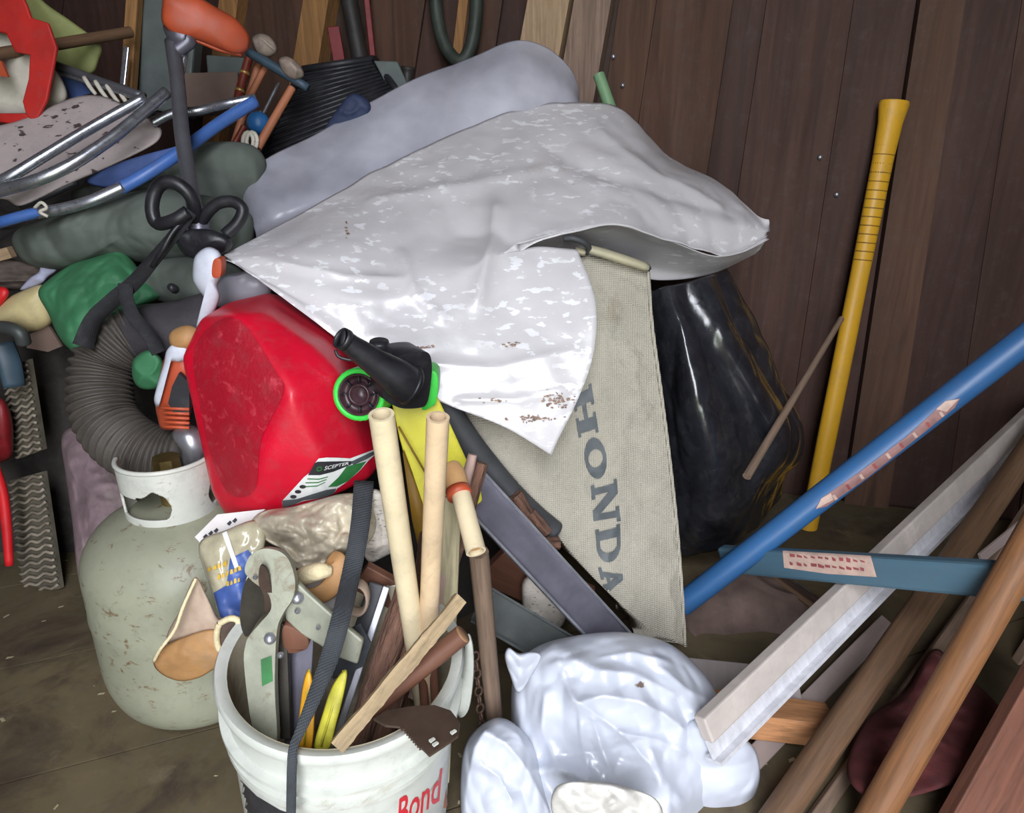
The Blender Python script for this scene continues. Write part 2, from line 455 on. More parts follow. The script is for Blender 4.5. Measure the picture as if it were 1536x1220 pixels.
mat('handle_teal', S(72, 102, 118), .55, var=.1, vscale=6, stretch=(1, 1, .2), bump=.08)
mat('sticker_pink', S(196, 168, 154), .6, var=.1, vscale=20, bump=.1)
mat('sticker_print', S(152, 78, 78), .6, var=.15, bump=0)
mat('aluminium', S(222, 222, 226), .35, metal=.25, var=.07, vscale=12, stretch=(1, 1, 3), bump=.25, bscale=50, bstretch=(.4, .4, 2.5))
mat('rail_paint', S(196, 186, 178), .5, var=.08, vscale=8, bump=.1)
mat('steel_grey', S(118, 116, 128), .42, metal=.6, var=.12, vscale=8, bump=.08, dirt=(S(92, 80, 78), .6, .2, 9))
mat('steel_bright', S(190, 192, 200), .35, metal=.8, var=.1, bump=.08)
mat('steel_green', S(74, 78, 76), .5, metal=.3, var=.12, bump=.08)
mat('tube_aluminium', S(176, 178, 186), .3, metal=.85, var=.14, vscale=20, bump=.08)
mat('rubber_grey', S(64, 66, 68), .6, var=.15, bump=.15)
mat('pvc_cream', S(222, 206, 170), .45, var=.06, vscale=8, bump=.05, dirt=(S(168, 148, 112), .6, .2, 9))
mat('pvc_tan', S(214, 188, 152), .5, var=.08, vscale=8, bump=.05, dirt=(S(160, 132, 100), .56, .2, 9))
mat('pvc_inside', S(196, 168, 128), .6, var=.1, bump=.05)
mat('tape_orange', S(214, 166, 112), .5, var=.1, bump=.2, bscale=90)
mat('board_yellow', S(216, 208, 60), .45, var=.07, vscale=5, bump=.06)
mat('wood_stake', S(176, 166, 132), .75, var=.1, vscale=8, stretch=(1, 1, .07), wood=True, bump=.2)
mat('wood_grey', S(128, 106, 88), .8, var=.14, vscale=10, stretch=(1, 1, .06), wood=True, bump=.3)
mat('wood_lath', S(168, 146, 112), .85, var=.16, vscale=12, stretch=(1, 1, .12), wood=True, bump=.5)
mat('wood_pole', S(112, 84, 60), .7, var=.14, vscale=8, stretch=(1, 1, .06), wood=True, bump=.2)
mat('wood_pole_orange', S(136, 92, 56), .65, var=.14, vscale=8, stretch=(1, 1, .06), wood=True, bump=.15)
mat('wood_red', S(122, 78, 60), .7, var=.14, vscale=7, stretch=(1, 1, .08), wood=True, bump=.2)
mat('wood_block', S(186, 132, 88), .7, var=.12, vscale=8, stretch=(1, 1, .1), wood=True, bump=.2)
mat('wood_brown', S(112, 74, 56), .6, var=.16, vscale=10, stretch=(1, 1, .08), bump=.3)
mat('wood_end', S(150, 112, 80), .8, var=.15, vscale=30, bump=.2)
mat('wood_pale', S(158, 142, 136), .75, var=.08, vscale=8, stretch=(1, 1, .08), bump=.15)
mat('bark', S(112, 80, 64), .85, var=.26, vscale=30, stretch=(1, 1, .25), bump=1.0, bscale=70, bdist=.02, dirt=(S(150, 122, 104), .56, .15, 45, (1, 1, .4)))
mat('bark_pale', S(168, 142, 130), .85, var=.2, vscale=20, stretch=(1, 1, .3), bump=.6, bscale=60)
mat('leaf_orange', S(222, 160, 30), .5, var=.15, vscale=15, bump=.15, dirt=(S(120, 80, 30), .6, .2, 20))
mat('leaf_green', S(176, 170, 50), .5, var=.2, vscale=15, bump=.15)
mat('rust_plate', S(78, 62, 52), .6, metal=.3, var=.2, vscale=8, bump=.2, dirt=(S(120, 92, 66), .64, .15, 20))
mat('lopper_grey', S(150, 152, 134), .5, metal=.15, var=.12, vscale=12, bump=.15, dirt=(S(112, 90, 64), .54, .14, 26))
mat('lopper_dark', S(62, 58, 50), .55, metal=.4, var=.2, bump=.2, dirt=(S(150, 130, 100), .68, .1, 40))
mat('webbing', S(58, 62, 66), .8, var=.1, vscale=20, weave=190, bump=.5, bdist=.0012)
mat('leather_tan', S(176, 132, 84), .6, var=.15, vscale=8, bump=.2, bscale=50, dirt=(S(150, 134, 112), .5, .25, 6))
mat('leather_pale', S(178, 156, 136), .7, var=.12, vscale=8, bump=.2, bscale=50)
mat('fleece', S(226, 210, 168), .9, var=.08, vscale=20, bump=.6, bscale=160)
mat('clear_dirty', S(206, 194, 170), .3, var=.16, vscale=7, bump=.5, bscale=22, bdist=.008, transl=.15, dirt=(S(136, 92, 66), .56, .12, 12), spec=.6)
mat('clear_pack', S(186, 178, 150), .2, var=.14, vscale=9, bump=.4, bscale=18, bdist=.006, spec=.7)
mat('newspaper', S(196, 188, 176), .8, var=.1, vscale=10, bump=.2, spots=(S(110, 104, 100), .62, 110, (1, 1, 3)))
mat('paper_white', S(220, 216, 212), .7, var=.05, bump=.1)
mat('hose_grey', S(78, 72, 66), .65, var=.16, vscale=9, bump=.2, dirt=(S(120, 110, 96), .6, .2, 10))
mat('hose_smooth', S(62, 58, 62), .7, var=.12, vscale=9, bump=.25, bscale=120)
mat('sack_purple', S(128, 108, 112), .9, var=.15, vscale=9, bump=.3, dirt=(S(160, 146, 138), .5, .2, 7), dirt2=(S(110, 60, 84), .6, .15, 10))
mat('cloth_green', S(58, 120, 80), .7, var=.1, vscale=6, bump=.2, bscale=26)
mat('cloth_olive', S(92, 100, 92), .85, var=.1, vscale=6, bump=.2, bscale=18)
mat('chair_pad', S(180, 167, 165), .85, var=.06, vscale=6, bump=.2, bscale=30, spots=(S(70, 60, 58), .62, 34, (1, 1, 2)), dirt=(S(160, 140, 136), .6, .15, 8))
mat('fabric_blue', S(66, 88, 142), .7, var=.14, vscale=7, bump=.15)
mat('tube_blue', S(66, 104, 172), .4, var=.12, vscale=8, bump=.05)
mat('cloth_red', S(184, 30, 22), .65, var=.12, vscale=7, bump=.15, bscale=40)
mat('canvas_cream', S(206, 200, 186), .85, var=.06, vscale=8, bump=.2)
mat('sheet_lime', S(150, 156, 96), .6, var=.12, vscale=5, bump=.1)
mat('orange_plastic', S(182, 78, 46), .5, var=.1, vscale=6, bump=.08)
mat('shaft_grey', S(104, 104, 110), .4, metal=.5, var=.12, vscale=9, bump=.06)
mat('trimmer_white', S(204, 208, 220), .45, var=.05, vscale=6, bump=.05)
mat('board_navy', S(40, 52, 84), .7, var=.15, vscale=5, bump=.1)
mat('cardboard', S(112, 92, 82), .85, var=.08, bump=.1)
mat('crate_black', S(38, 38, 42), .5, var=.15, bump=.1)
mat('crate_side', S(86, 94, 92), .6, var=.12, bump=.1)
mat('ball_blue', S(44, 106, 168), .4, var=.08, bump=.05)
mat('rod_copper', S(176, 112, 80), .5, var=.12, vscale=8, stretch=(1, 1, .2), bump=.06)
mat('rod_maroon', S(124, 52, 36), .4, var=.12, bump=.05)
mat('gold', S(216, 176, 110), .35, metal=.6, var=.08, bump=0)
mat('teal_dark', S(58, 78, 92), .5, var=.1, bump=.05)
mat('reel_grey', S(156, 140, 128), .5, var=.2, vscale=20, bump=.15)
mat('jug_cream', S(206, 190, 140), .5, var=.12, vscale=6, bump=.08)
mat('bark_heap', S(96, 84, 76), .9, var=.3, vscale=12, stretch=(.4, 1, 2), bump=.6)
mat('scrap_lilac', S(172, 174, 198), .75, var=.06, bump=.1)
mat('wavy_strip', S(150, 140, 124), .6, var=.2, vscale=12, bump=.2, dirt=(S(84, 76, 60), .5, .2, 16))
mat('strip_back', S(92, 86, 72), .8, var=.2, bump=.2)
mat('red_dark', S(128, 24, 30), .5, var=.15, bump=.05)
mat('red_bright', S(214, 30, 36), .5, var=.1, bump=.05)
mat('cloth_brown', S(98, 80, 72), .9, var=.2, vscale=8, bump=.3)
mat('rag_maroon', S(88, 36, 36), .8, var=.2, vscale=8, bump=.3, dirt=(S(120, 84, 66), .6, .15, 6))
mat('plank_grey', S(150, 140, 136), .8, var=.12, vscale=8, stretch=(.1, 1, 1), bump=.15)
mat('handle_mint', S(120, 156, 116), .5, var=.1, bump=.05)
mat('cord_dark', S(52, 60, 52), .6, var=.2, bump=.1)
mat('pole_black', S(48, 44, 42), .6, var=.2, bump=.1)
mat('chain_rust', S(92, 70, 58), .6, metal=.5, var=.2, bump=.2)
mat('dirt_flake', S(150, 126, 110), .9, var=.3, vscale=60, bump=.2)
mat('webbing_dark', S(38, 38, 42), .75, var=.1, vscale=20, weave=190, bump=.5, bdist=.0012)
mat('grass_outside', S(92, 104, 70), .9, var=.2, vscale=4, bump=.2)
mat('sticker_faded', S(150, 112, 108), .65, var=.15, vscale=20, bump=.05)
# ---------------------------------------------------------------- the room
RX0, RX1, RY0, RZ = -1.95, 1.9, DOOR_Y, 3.2  # unseen ceiling, raised with the doorway for the light
def wy(x, off=0.0): return WALL_A - off + WALL_B * (x - 0.85)
def slab(pts, thick, nrm):
    A = [Vector(p) for p in pts]; n_ = Vector(nrm) * thick; k = len(A)
    V = A + [p + n_ for p in A]
    return V, [tuple(range(k)), tuple(range(2 * k - 1, k - 1, -1))] + [(i, (i + 1) % k, k + (i + 1) % k, k + i) for i in range(k)]
fl = obj('floor', slab([(RX0, RY0 - .1, 0), (RX1, RY0 - .1, 0), (RX1, wy(RX1), 0), (RX0, wy(RX0), 0)], .05, (0, 0, -1)), 'wall_dark', smooth=False)
tag(fl, 'dark brown dirty wooden shed floor', 'floor', kind='structure')
# the floor boards run obliquely across the shed; their joints show at lower left
fdir = Vector((.93, .36, 0)).normalized(); fper = Vector((-fdir.y, fdir.x, 0))
for i in range(-4, 9):
    c = Vector((0, 0, 0)) + fper * (i * .30 + .03)
    V, F = box(4.4, .296, .012, .0005)
    ang = math.atan2(fdir.y, fdir.x)
    M4 = Matrix.Translation(c) @ Matrix.Rotation(ang, 4, 'Z')
    bm = bmesh.new()
    for v in V: bm.verts.new(v)
    bm.verts.ensure_lookup_table()
    for f in F: bm.faces.new([bm.verts[j] for j in f])
    bmesh.ops.transform(bm, matrix=M4, verts=bm.verts[:])
    for (co, no) in (((RX0, 0, 0), (-1, 0, 0)), ((RX1, 0, 0), (1, 0, 0)), ((0, RY0, 0), (0, -1, 0)), ((.85, WALL_A - .03, 0), Vector((-WALL_B, 1, 0)).normalized())):
        bmesh.ops.bisect_plane(bm, geom=bm.verts[:] + bm.edges[:] + bm.faces[:], plane_co=co, plane_no=no, clear_outer=True)
    if len(bm.verts) > 5:
        bmesh.ops.holes_fill(bm, edges=bm.edges[:])
        bm.verts.index_update()
        obj('floor_board', ([v.co.copy() for v in bm.verts], [tuple(v.index for v in f.verts) for f in bm.faces]), 'floor_wood', fl, smooth=False)
    bm.free()
FZ = 0.0125
wb = obj('wall_back', slab([(RX0, wy(RX0), 0), (RX1, wy(RX1), 0), (RX1, wy(RX1), RZ), (RX0, wy(RX0), RZ)], .06, (0, 1, 0)), 'wall_dark', smooth=False)
tag(wb, 'brown board wall at the back of the shed', 'wall', kind='structure')
def wall_plank(xa, xb, m, proud=0.012, slope=-0.15, name='plank', y0=-420, y1=None, slope_b=None):
    """a board of the back wall, from the floor up"""
    sb = slope if slope_b is None else slope_b
    def edge(x, s):
        q0 = PW(x + s * y0, y0, 0)
        if y1 is not None: q1 = PW(x + s * y1, y1, 0)
        else:
            yy = 700
            while PW(x + s * yy, yy, 0).z > 0.0 and yy < 1000: yy += 5
            q1 = PW(x + s * yy, yy, 0)
        return q0, q1
    a0, a1 = edge(xa, slope); b0, b1 = edge(xb, sb)
    n_ = Vector((WALL_B, -1, 0)).normalized() * -1
    n_ = Vector((WALL_B, -1, 0)).normalized()
    A = [a1, b1, b0, a0]; V = A + [p + n_ * proud for p in A]
    F = [(0, 1, 2, 3), (7, 6, 5, 4)] + [(i, (i + 1) % 4, 4 + (i + 1) % 4, 4 + i) for i in range(4)]
    return obj(name, (V, F), m, wb, smooth=False, bevel=.0008)
for (xa, xb, m, pr) in [(930, 985.5, 'wall_wood_4', .012), (986, 1099.5, 'wall_wood_0', .012), (1100, 1149.5, 'wall_wood_1', .010), (1150, 1279.5, 'wall_wood_2', .011), (1280, 1373, 'wall_wood_3', .011),
                        (1440.5, 1530.5, 'wall_wood_1', .010), (1531, 1640, 'wall_wood_2', .010), (1642, 1750, 'wall_wood_0', .010), (1752, 1860, 'wall_wood_3', .010),
                        (560, 640, 'wall_wood_0', .012), (642, 692, 'wall_wood_2', .010), (706, 756, 'wall_wood_0', .014), (758, 800, 'wall_wood_1', .006),
                        (376, 470, 'wall_wood_0', .010), (240, 340, 'wall_wood_1', .008), (100, 236, 'wall_wood_3', .008), (-40, 98, 'wall_wood_1', .008), (-180, -42, 'wall_wood_2', .008), (-330, -182, 'wall_wood_0', .008)]:
    wall_plank(xa, xb, m, pr)
wall_plank(1374, 1440, 'wall_wood_4', .045, name='stud')
wall_plank(806, 866, 'stud_pine', .09, slope=-.19, name='stud')
wall_plank(870, 924, 'stud_grey', .07, slope=-.18, name='stud')
wall_plank(473, 510, 'stud_orange', .06, slope=-.17, name='stud')
wall_plank(346, 374, 'stud_orange', .05, slope=-.14, name='stud')
wall_plank(692, 706, 'stud_orange', .02, slope=-.12, name='stud')
# nail heads
for (x, y) in [(1255, 292), (934, 128), (920, 85), (1230, 236)]:
    c = PW(x, y, .016); n_ = Vector((WALL_B, -1, 0)).normalized()
    obj('nail_head', xf(rod(.004, .006, .005, 10, 2), flip_frame(c, c + n_)), 'steel_bright', wb)
def wallbox(name, x0, x1, y0, y1, z0, z1, m, label, cat):
    o = obj(name, xf(box(x1 - x0, y1 - y0, z1 - z0), Matrix.Translation(((x0 + x1) / 2, (y0 + y1) / 2, z0))), m, smooth=False)
    return tag(o, label, cat, kind='structure')
wallbox('wall_left', RX0 - .06, RX0, RY0, wy(RX0) + .06, 0, RZ, 'wall_dark', 'dark board wall on the left side of the shed', 'wall')
wallbox('wall_right', RX1, RX1 + .06, RY0, wy(RX1) + .06, 0, RZ, 'wall_dark', 'dark board wall on the right side of the shed', 'wall')
wallbox('ceiling', RX0 - .06, RX1 + .06, RY0 - .06, wy(RX0) + .06, RZ, RZ + .06, 'wall_dark', 'dark unseen shed roof boards overhead, raised for the light', 'ceiling')
wf = empty('wall_front', (0, RY0, 0)); tag(wf, 'front wall of the shed around an unseen doorway sized for the light', 'wall', kind='structure')
for (x0, x1, z0, z1) in [(RX0, DOOR_X0, 0, RZ), (DOOR_X1, RX1, 0, RZ), (DOOR_X0, DOOR_X1, DOOR_Z1, RZ)]:
    obj('wall_panel', xf(box(x1 - x0, .05, z1 - z0), Matrix.Translation(((x0 + x1) / 2, RY0 - .03, z0))), 'wall_dark', wf, smooth=False)
g = obj('ground', xf(box(14, 10, .05, -.06), Matrix.Translation((0, RY0 - 5.2, 0))), 'grass_outside', smooth=False)  # unseen slab added to stop light coming in from below
tag(g, 'unseen grassy ground outside the doorway, added to hold back light', 'ground', kind='structure')

# ---------------------------------------------------------------- dark mass that the left pile lies on
def mound(name, x0, x1, y0, zf, m, nx=70, ny=46, seed=1):
    V, F = [], []
    for j in range(ny):
        for i in range(nx):
            x = x0 + (x1 - x0) * i / (nx - 1); ya = y0(x); yb = wy(x) - .05
            y = ya + (yb - ya) * j / (ny - 1)
            e = min(1, j / 6) ** .6 * min(1, (nx - 1 - i) / 8, i / 3 + .2) ** .6
            h = zf(x, (y - ya) / (yb - ya)) * e
            h *= 1 + .16 * noise.fractal(Vector((x * 5 + seed, y * 5, 0)), 1, 2, 4)
            V.append((x, y, max(h, .005)))
    F = [(j * nx + i, j * nx + i + 1, (j + 1) * nx + i + 1, (j + 1) * nx + i) for j in range(ny - 1) for i in range(nx - 1)]
    k = len(V); V2 = [(v[0], v[1], .0) for v in V]
    V += V2
    ring = [i for i in range(nx)] + [j * nx + nx - 1 for j in range(1, ny)] + [(ny - 1) * nx + i for i in range(nx - 2, -1, -1)] + [j * nx for j in range(ny - 2, 0, -1)]
    for q in range(len(ring)): a_, b_ = ring[q], ring[(q + 1) % len(ring)]; F.append((a_, b_, b_ + k, a_ + k))
    return obj(name, (V, F), m)
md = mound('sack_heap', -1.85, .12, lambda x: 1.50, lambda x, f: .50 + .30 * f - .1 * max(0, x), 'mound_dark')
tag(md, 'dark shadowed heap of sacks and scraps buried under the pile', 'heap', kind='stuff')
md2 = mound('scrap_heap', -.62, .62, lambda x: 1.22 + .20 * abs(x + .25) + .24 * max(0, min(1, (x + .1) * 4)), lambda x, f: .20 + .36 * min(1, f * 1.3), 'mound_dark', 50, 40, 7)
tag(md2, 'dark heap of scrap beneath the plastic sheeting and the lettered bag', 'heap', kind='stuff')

# ---------------------------------------------------------------- propane tank
TX, TY = -.562, 1.05
t = empty('propane_tank', (TX, TY, FZ)); tag(t, 'off-white dirty propane tank standing on the floor beside the bucket', 'gas tank')
TM = Matrix.Translation((TX, TY, FZ)) @ Matrix.Rotation(math.radians(-1.5), 4, 'X')
R = .156
prof = [(.0, .006), (.06, .007), (.10, .014)]
for i in range(1, 11):
    a = math.pi / 2 * i / 10; prof.append((.10 + (R - .10) * math.sin(a), .014 + .103 * (1 - math.cos(a))))
prof += [(R, .20), (R + .0015, .212), (R + .0015, .218), (R, .23), (R, .285)]
for i in range(1, 13):
    a = math.pi / 2 * i / 12; prof.append((R * (math.cos(a) ** .82 if i < 12 else 0) + (.0001 if i == 12 else 0), .285 + .105 * math.sin(a)))
obj('tank_body', lathe(prof, 72), 'tank_paint', t, M=TM)
obj('foot_ring', lathe([(.088, 0), (.092, 0), (.092, .03), (.088, .03)], 48, True), 'tank_paint', t, M=TM)
# collar with hand holes
CR, CZ0, CH = .070, .352, .122
nA, nZ = 360, 80; V, F = [], []; keep = set()
for k in range(nZ + 1):
    for j in range(nA):
        a = 2 * math.pi * j / nA; f = k / nZ
        V.append((CR * (1 + .05 * f) * math.cos(a), CR * (1 + .05 * f) * math.sin(a), CZ0 + CH * f))
def in_hole(ad, f):
    # ad: angle from the hole's middle in degrees
    if abs(ad) > 42: return False
    lo, hi = .34, .66
    hi += .09 * math.exp(-((ad - 24) / 9) ** 2)
    if ad < 0: hi -= .02; 
    ex = max(0, abs(ad) - 34) / 8
    return lo + .13 * ex ** 2 < f < hi - .13 * ex ** 2
for k in range(nZ):
    for j in range(nA):
        deg = math.degrees(2 * math.pi * (j + .5) / nA); f = (k + .5) / nZ
        drop = False
        for c in (252, 25): 
            ad = (deg - c + 180) % 360 - 180
            if in_hole(ad, f): drop = True
        ad = (deg - 145 + 180) % 360 - 180            # the gap where the valve is reached
        if abs(ad) < 30 + 12 * f and f > .14 + .5 * max(0, abs(ad) - 18) / 26: drop = True
        if not drop: F.append((k * nA + j, k * nA + (j + 1) % nA, (k + 1) * nA + (j + 1) % nA, (k + 1) * nA + j))
obj('collar', (V, F), 'tank_collar', t, M=TM, solid=.004, solid_off=0)
obj('rim', xf(tube([(CR * 1.05 * math.cos(a), CR * 1.05 * math.sin(a), CZ0 + CH) for a in [math.radians(190 + q * 270 / 50) for q in range(51)]], .004, 8), Matrix.Identity(4)), 'tank_collar', t, M=TM)
vv = merge(rod(.05, .019, .019, 18), xf(rod(.04, .024, .022, 8), Matrix.Translation((0, 0, .045))), xf(rod(.06, .012, .016, 14), Matrix.Translation((0, 0, .03)) @ Matrix.Rotation(-1.2, 4, 'X')))
obj('valve', vv, 'brass', t, M=TM @ Matrix.Translation((0, 0, .385)), auto=.5)

# ---------------------------------------------------------------- bucket
BC = P(514, 978, .722); BH = BC.z
b = empty('bucket', (BC.x, BC.y - .015, FZ)); tag(b, 'white plastic bucket with red lettering, crammed with pipes and sticks', 'bucket')
bs_ = BH - FZ
BR_ = Matrix.Rotation(math.radians(5), 4, 'X') @ Matrix.Rotation(math.radians(4), 4, 'Y')
BM = Matrix.Translation(BC - (BR_ @ Vector((0, 0, bs_)))) @ BR_
RB = .150
def br(z): return .136 + (RB - .009 - .136) * z / bs_
pr = [(.0, .006), (br(0) - .006, .006), (br(0) - .004, .02)]
inner = [(.001, .012), (br(0) - .008, .012), (br(bs_) - .006, bs_ - .004)]
outer = [(.0005, .0), (br(0) - .004, .0), (br(0), .006), (br(bs_ - .10), bs_ - .10)]
for zc, w, d in ((bs_ - .088, .005, .007), (bs_ - .062, .004, .010)):
    outer += [(br(zc - w), zc - w), (br(zc) + d, zc - w * .8), (br(zc) + d, zc + w * .8), (br(zc + w), zc + w)]
outer += [(br(bs_ - .03), bs_ - .018), (RB - .001, bs_ - .014), (RB + .001, bs_ - .005), (RB - .002, bs_ + .001), (RB - .008, bs_), (br(bs_) - .006, bs_ - .006)]
bbody = obj('bucket_wall', lathe(outer, 96), 'bucket_white', b, M=BM, auto=.9)
obj('bucket_inside', lathe(inner, 72), 'bucket_inner', b, M=BM)
bv = bvh_of(bbody)
decal('label_panel', polyflat([(352, 1158), (362, 1172), (385, 1195), (420, 1216), (452, 1226), (452, 1300), (352, 1300)]), lambda x, y: (x, y), bv, 'print_black', b, label='black printed panel')
decal('lettering', text_flat('Bond', .4, .012), quadmap([(596, 1248), (668, 1196), (664, 1152), (590, 1206)]), bv, 'print_red', b, cuts=2, label='red script lettering')
# rim piece torn loose at the right
obj('rim_flap', prism([(699, 955), (707, 968), (709, 1010), (703, 1062), (692, 1077), (681, 1068), (660, 1055), (684, 1030), (694, 1000)], .80, .004, sm=40, a=-.0006, b=.0003), 'bucket_white', b, label='torn white piece of rim')

def rect(a_, b_, c_, d_): return [(a_, b_), (c_, b_), (c_, d_), (a_, d_)]
def fill(polys): return merge(*[polyflat(p) for p in polys])
def ring(rx0, ry0, rx1, ry1, n=28, cx=.5, cy=.5, half=False):
    V, F = [], []; a0, a1 = (-math.pi / 2, math.pi / 2) if half else (0, 2 * math.pi)
    for i in range(n + 1):
        a_ = a0 + (a1 - a0) * i / n
        V += [(cx + rx0 * math.cos(a_), cy + ry0 * math.sin(a_)), (cx + rx1 * math.cos(a_), cy + ry1 * math.sin(a_))]
    return V, [(2 * i, 2 * i + 1, 2 * i + 3, 2 * i + 2) for i in range(n)]
# ---------------------------------------------------------------- gas can
hp = [  # photo x, y, distance of the moulded corners
    (300, 478, 1.05), (345, 452, 1.10), (405, 438, 1.17), (432, 446, 1.19), (512, 500, 1.14), (555, 575, 1.09), (572, 640, 1.06), (572, 696, 1.02),
    (272, 536, 1.02), (318, 742, .97), (340, 778, .95), (375, 786, .94), (418, 778, .93), (480, 756, .94), (558, 718, .98),
    (350, 470, 1.0), (420, 560, .925), (436, 592, .905), (395, 690, .90), (392, 752, .915), (482, 690, .912), (510, 560, .965), (330, 560, .965),
    (400, 470, 1.02), (470, 520, .985)]
hb = [(330, 480, 1.24), (440, 470, 1.30), (545, 600, 1.22), (540, 690, 1.14), (420, 740, 1.12), (330, 720, 1.14), (290, 560, 1.18)]
def hull(points):
    bm = bmesh.new()
    for p in points: bm.verts.new(p)
    r_ = bmesh.ops.convex_hull(bm, input=bm.verts[:])
    loose = [v for v in bm.verts if not v.link_faces]; bmesh.ops.delete(bm, geom=loose, context='VERTS')
    bm.verts.index_update()
    geo = ([v.co.copy() for v in bm.verts], [tuple(v.index for v in f.verts) for f in bm.faces]); bm.free(); return geo
can = empty('gas_can', P(420, 770, 1.05)); tag(can, 'red plastic gas can with black spout and green collar, lying tilted on the pile', 'gas can')
cb = obj('can_body', hull([P(*q) for q in hp + hb]), 'can_red', can)
m = cb.modifiers.new('remesh', 'REMESH'); m.mode = 'VOXEL'; m.voxel_size = .006; m.use_smooth_shade = True
m = cb.modifiers.new('soft', 'SMOOTH'); m.factor = .7; m.iterations = 9
cv = bvh_of(cb)
# textured base panel standing a little proud, with its moulded ribs
fp = [(292, 520), (352, 476), (415, 560), (425, 590), (392, 660), (382, 735), (345, 742), (318, 690), (300, 610)]
decal('base_panel', polyflat([(p.x, p.y) for p in catmull_closed([(q[0], q[1], 0) for q in fp], 48)]), lambda x, y: (x, y), cv, 'can_base_red', can, off=.0015, cuts=3, label='dull textured base of the can')
# label
I1 = lambda x, y: (x, y)
lab = [(423, 752), (435, 739), (456, 716), (466, 708), (473, 694), (478, 688), (490, 686.5), (510, 687), (525, 688), (560, 675), (563, 682), (552, 692), (540, 706), (522, 722), (506, 733), (500, 742), (480, 748), (455, 752), (440, 758), (424, 762)]
decal('label_sticker', polyflat(lab), I1, cv, 'print_white', can, off=.002, label='white printed sticker')
for (nm, pl, mt, lb) in (('label_band', [(462, 713), (472, 695), (476, 693), (520, 692), (529, 692), (527, 697), (500, 708), (480, 713)], 'print_black', 'black band of the sticker'),
                         ('label_green', [(492, 731), (508, 716), (520, 700), (550, 692), (540, 705), (522, 722), (505, 730)], 'print_green', 'green print of the sticker'),
                         ('label_grey', [(423, 751), (445, 749), (470, 741), (490, 735), (505, 733), (500, 742), (480, 748), (455, 751), (440, 758), (424, 762)], 'print_grey', 'grey edge of the sticker'),
                         ('label_corner', [(526, 693), (560, 677), (562, 682), (548, 690), (530, 698)], 'print_grey', 'grey corner of the sticker')):
    decal(nm, polyflat(pl), I1, cv, mt, can, off=.0026, label=lb)
decal('emblem', ring(.5, .5, .26, .26, 18), quadmap([(474, 708), (483, 707), (484, 700), (475, 700)]), cv, 'print_green', can, off=.0034, cuts=1, label='round green emblem')
decal('lettering', text_flat('SCEPTER', .2, .01), quadmap([(486, 706), (523, 697), (523, 693), (487, 700)]), cv, 'print_white', can, off=.0034, cuts=1, label='white lettering')
for (x, y) in [(454, 730.5), (447, 738), (440, 745.5)]:
    decal('label_dot', polyflat([(x + 5 * math.cos(q * .524), y + 2.8 * math.sin(q * .524)) for q in range(12)]), I1, cv, 'print_black', can, off=.003, cuts=1)
for i in range(3):
    decal('label_line', polyflat([(461 - i * 3, 718 + i * 6), (478 - i, 718.5 + i * 5), (492 - i * 2, 715 + i * 4), (492 - i * 2, 716.2 + i * 4), (478 - i, 720 + i * 5), (461 - i * 3, 719.4 + i * 6)]), I1, cv, 'print_green', can, off=.003, cuts=1)
# neck ring, cap, spout
nk = P(539, 592, .925); ax = (P(528, 588, .93) - P(590, 592, 1.02)).normalized(); ax = Vector((-.12, -.93, .22)).normalized()
NM = flip_frame(nk, nk + ax, (1, 0, 0)); px = mpx(548, 590, .97)
n_rib = 28; V, F = [], []
pr = [(39 * px, -.05), (39 * px, .0), (37.5 * px, .004), (31 * px, .004), (31 * px, -.012)]
V, F = lathe(pr, 56)
for i, v in enumerate(V):
    if i < 56 * 2 and i % 2: V[i] = Vector((v.x * .965, v.y * .965, v.z))
obj('collar_ring', (V, F), 'plastic_green', can, M=NM)
V, F = lathe([(31 * px, .001), (30 * px, .005), (28 * px, .005), (27 * px, -.005), (17 * px, -.008), (16 * px, .004), (12 * px, .004), (11 * px, -.02), (.0005, -.02)], 48)
capo = obj('cap', (V, F), 'plastic_maroon', can, M=NM)
for q in range(8):
    a = q * math.pi / 4; c = Vector((22 * px * math.cos(a), 22 * px * math.sin(a), -.005))
    obj('cap_rib', xf(box(10 * px, .002, .007), Matrix.Translation(c) @ Matrix.Rotation(a, 4, 'Z')), 'plastic_black', capo, M=NM)
# black body on which the spout turns, with its green button
obj('spout_base', prism([(596, 537), (612, 530), (636, 528), (645, 533), (648, 552), (645, 585), (640, 606), (630, 612), (605, 613), (590, 608), (578, 600), (572, 580), (580, 555)], .92, .05, sm=60, a=.0006), 'plastic_black', can, bevel=.004)
obj('release_button', prism([(640, 560), (652, 558), (657, 570), (655, 600), (648, 610), (632, 612)], .955, .035, sm=36), 'plastic_green', can, bevel=.003)
sp = obj('spout', tube([P(614, 578, .905), P(596, 566, .893), P(565, 545, .88), P(528, 519, .865), P(515, 509, .860)], [.026, .0245, .0185, .0135, .0128], 22, 26), 'plastic_black', can)
obj('spout_mouth', tube([P(518, 511, .861), P(511, 507, .857)], [.0142, .0138], 22, 3, cap=False), 'plastic_black', sp, solid=.0025)
obj('spout_bore', tube([P(514, 508, .857), P(512.5, 507.6, .8565)], [.0105, .0105], 18), 'print_black', sp)
obj('spout_ring', tube([P(617, 579, .906), P(613, 577, .9045)], [.0275, .0275], 24), 'plastic_black', sp)
obj('safety_clip', tube([P(503, 525, .868), P(508, 535, .866), P(525, 540, .866), P(540, 538, .868)], .0022, 8, 14), 'plastic_black', can)
kn = empty  # (short vent knob behind the spout)
obj('vent_knob', tube([P(577, 548, .915), P(571, 528, .908), P(569, 518, .905), P(568.5, 512, .904)], [.013, .0125, .0135, .0125], 20, 10), 'plastic_black', can)

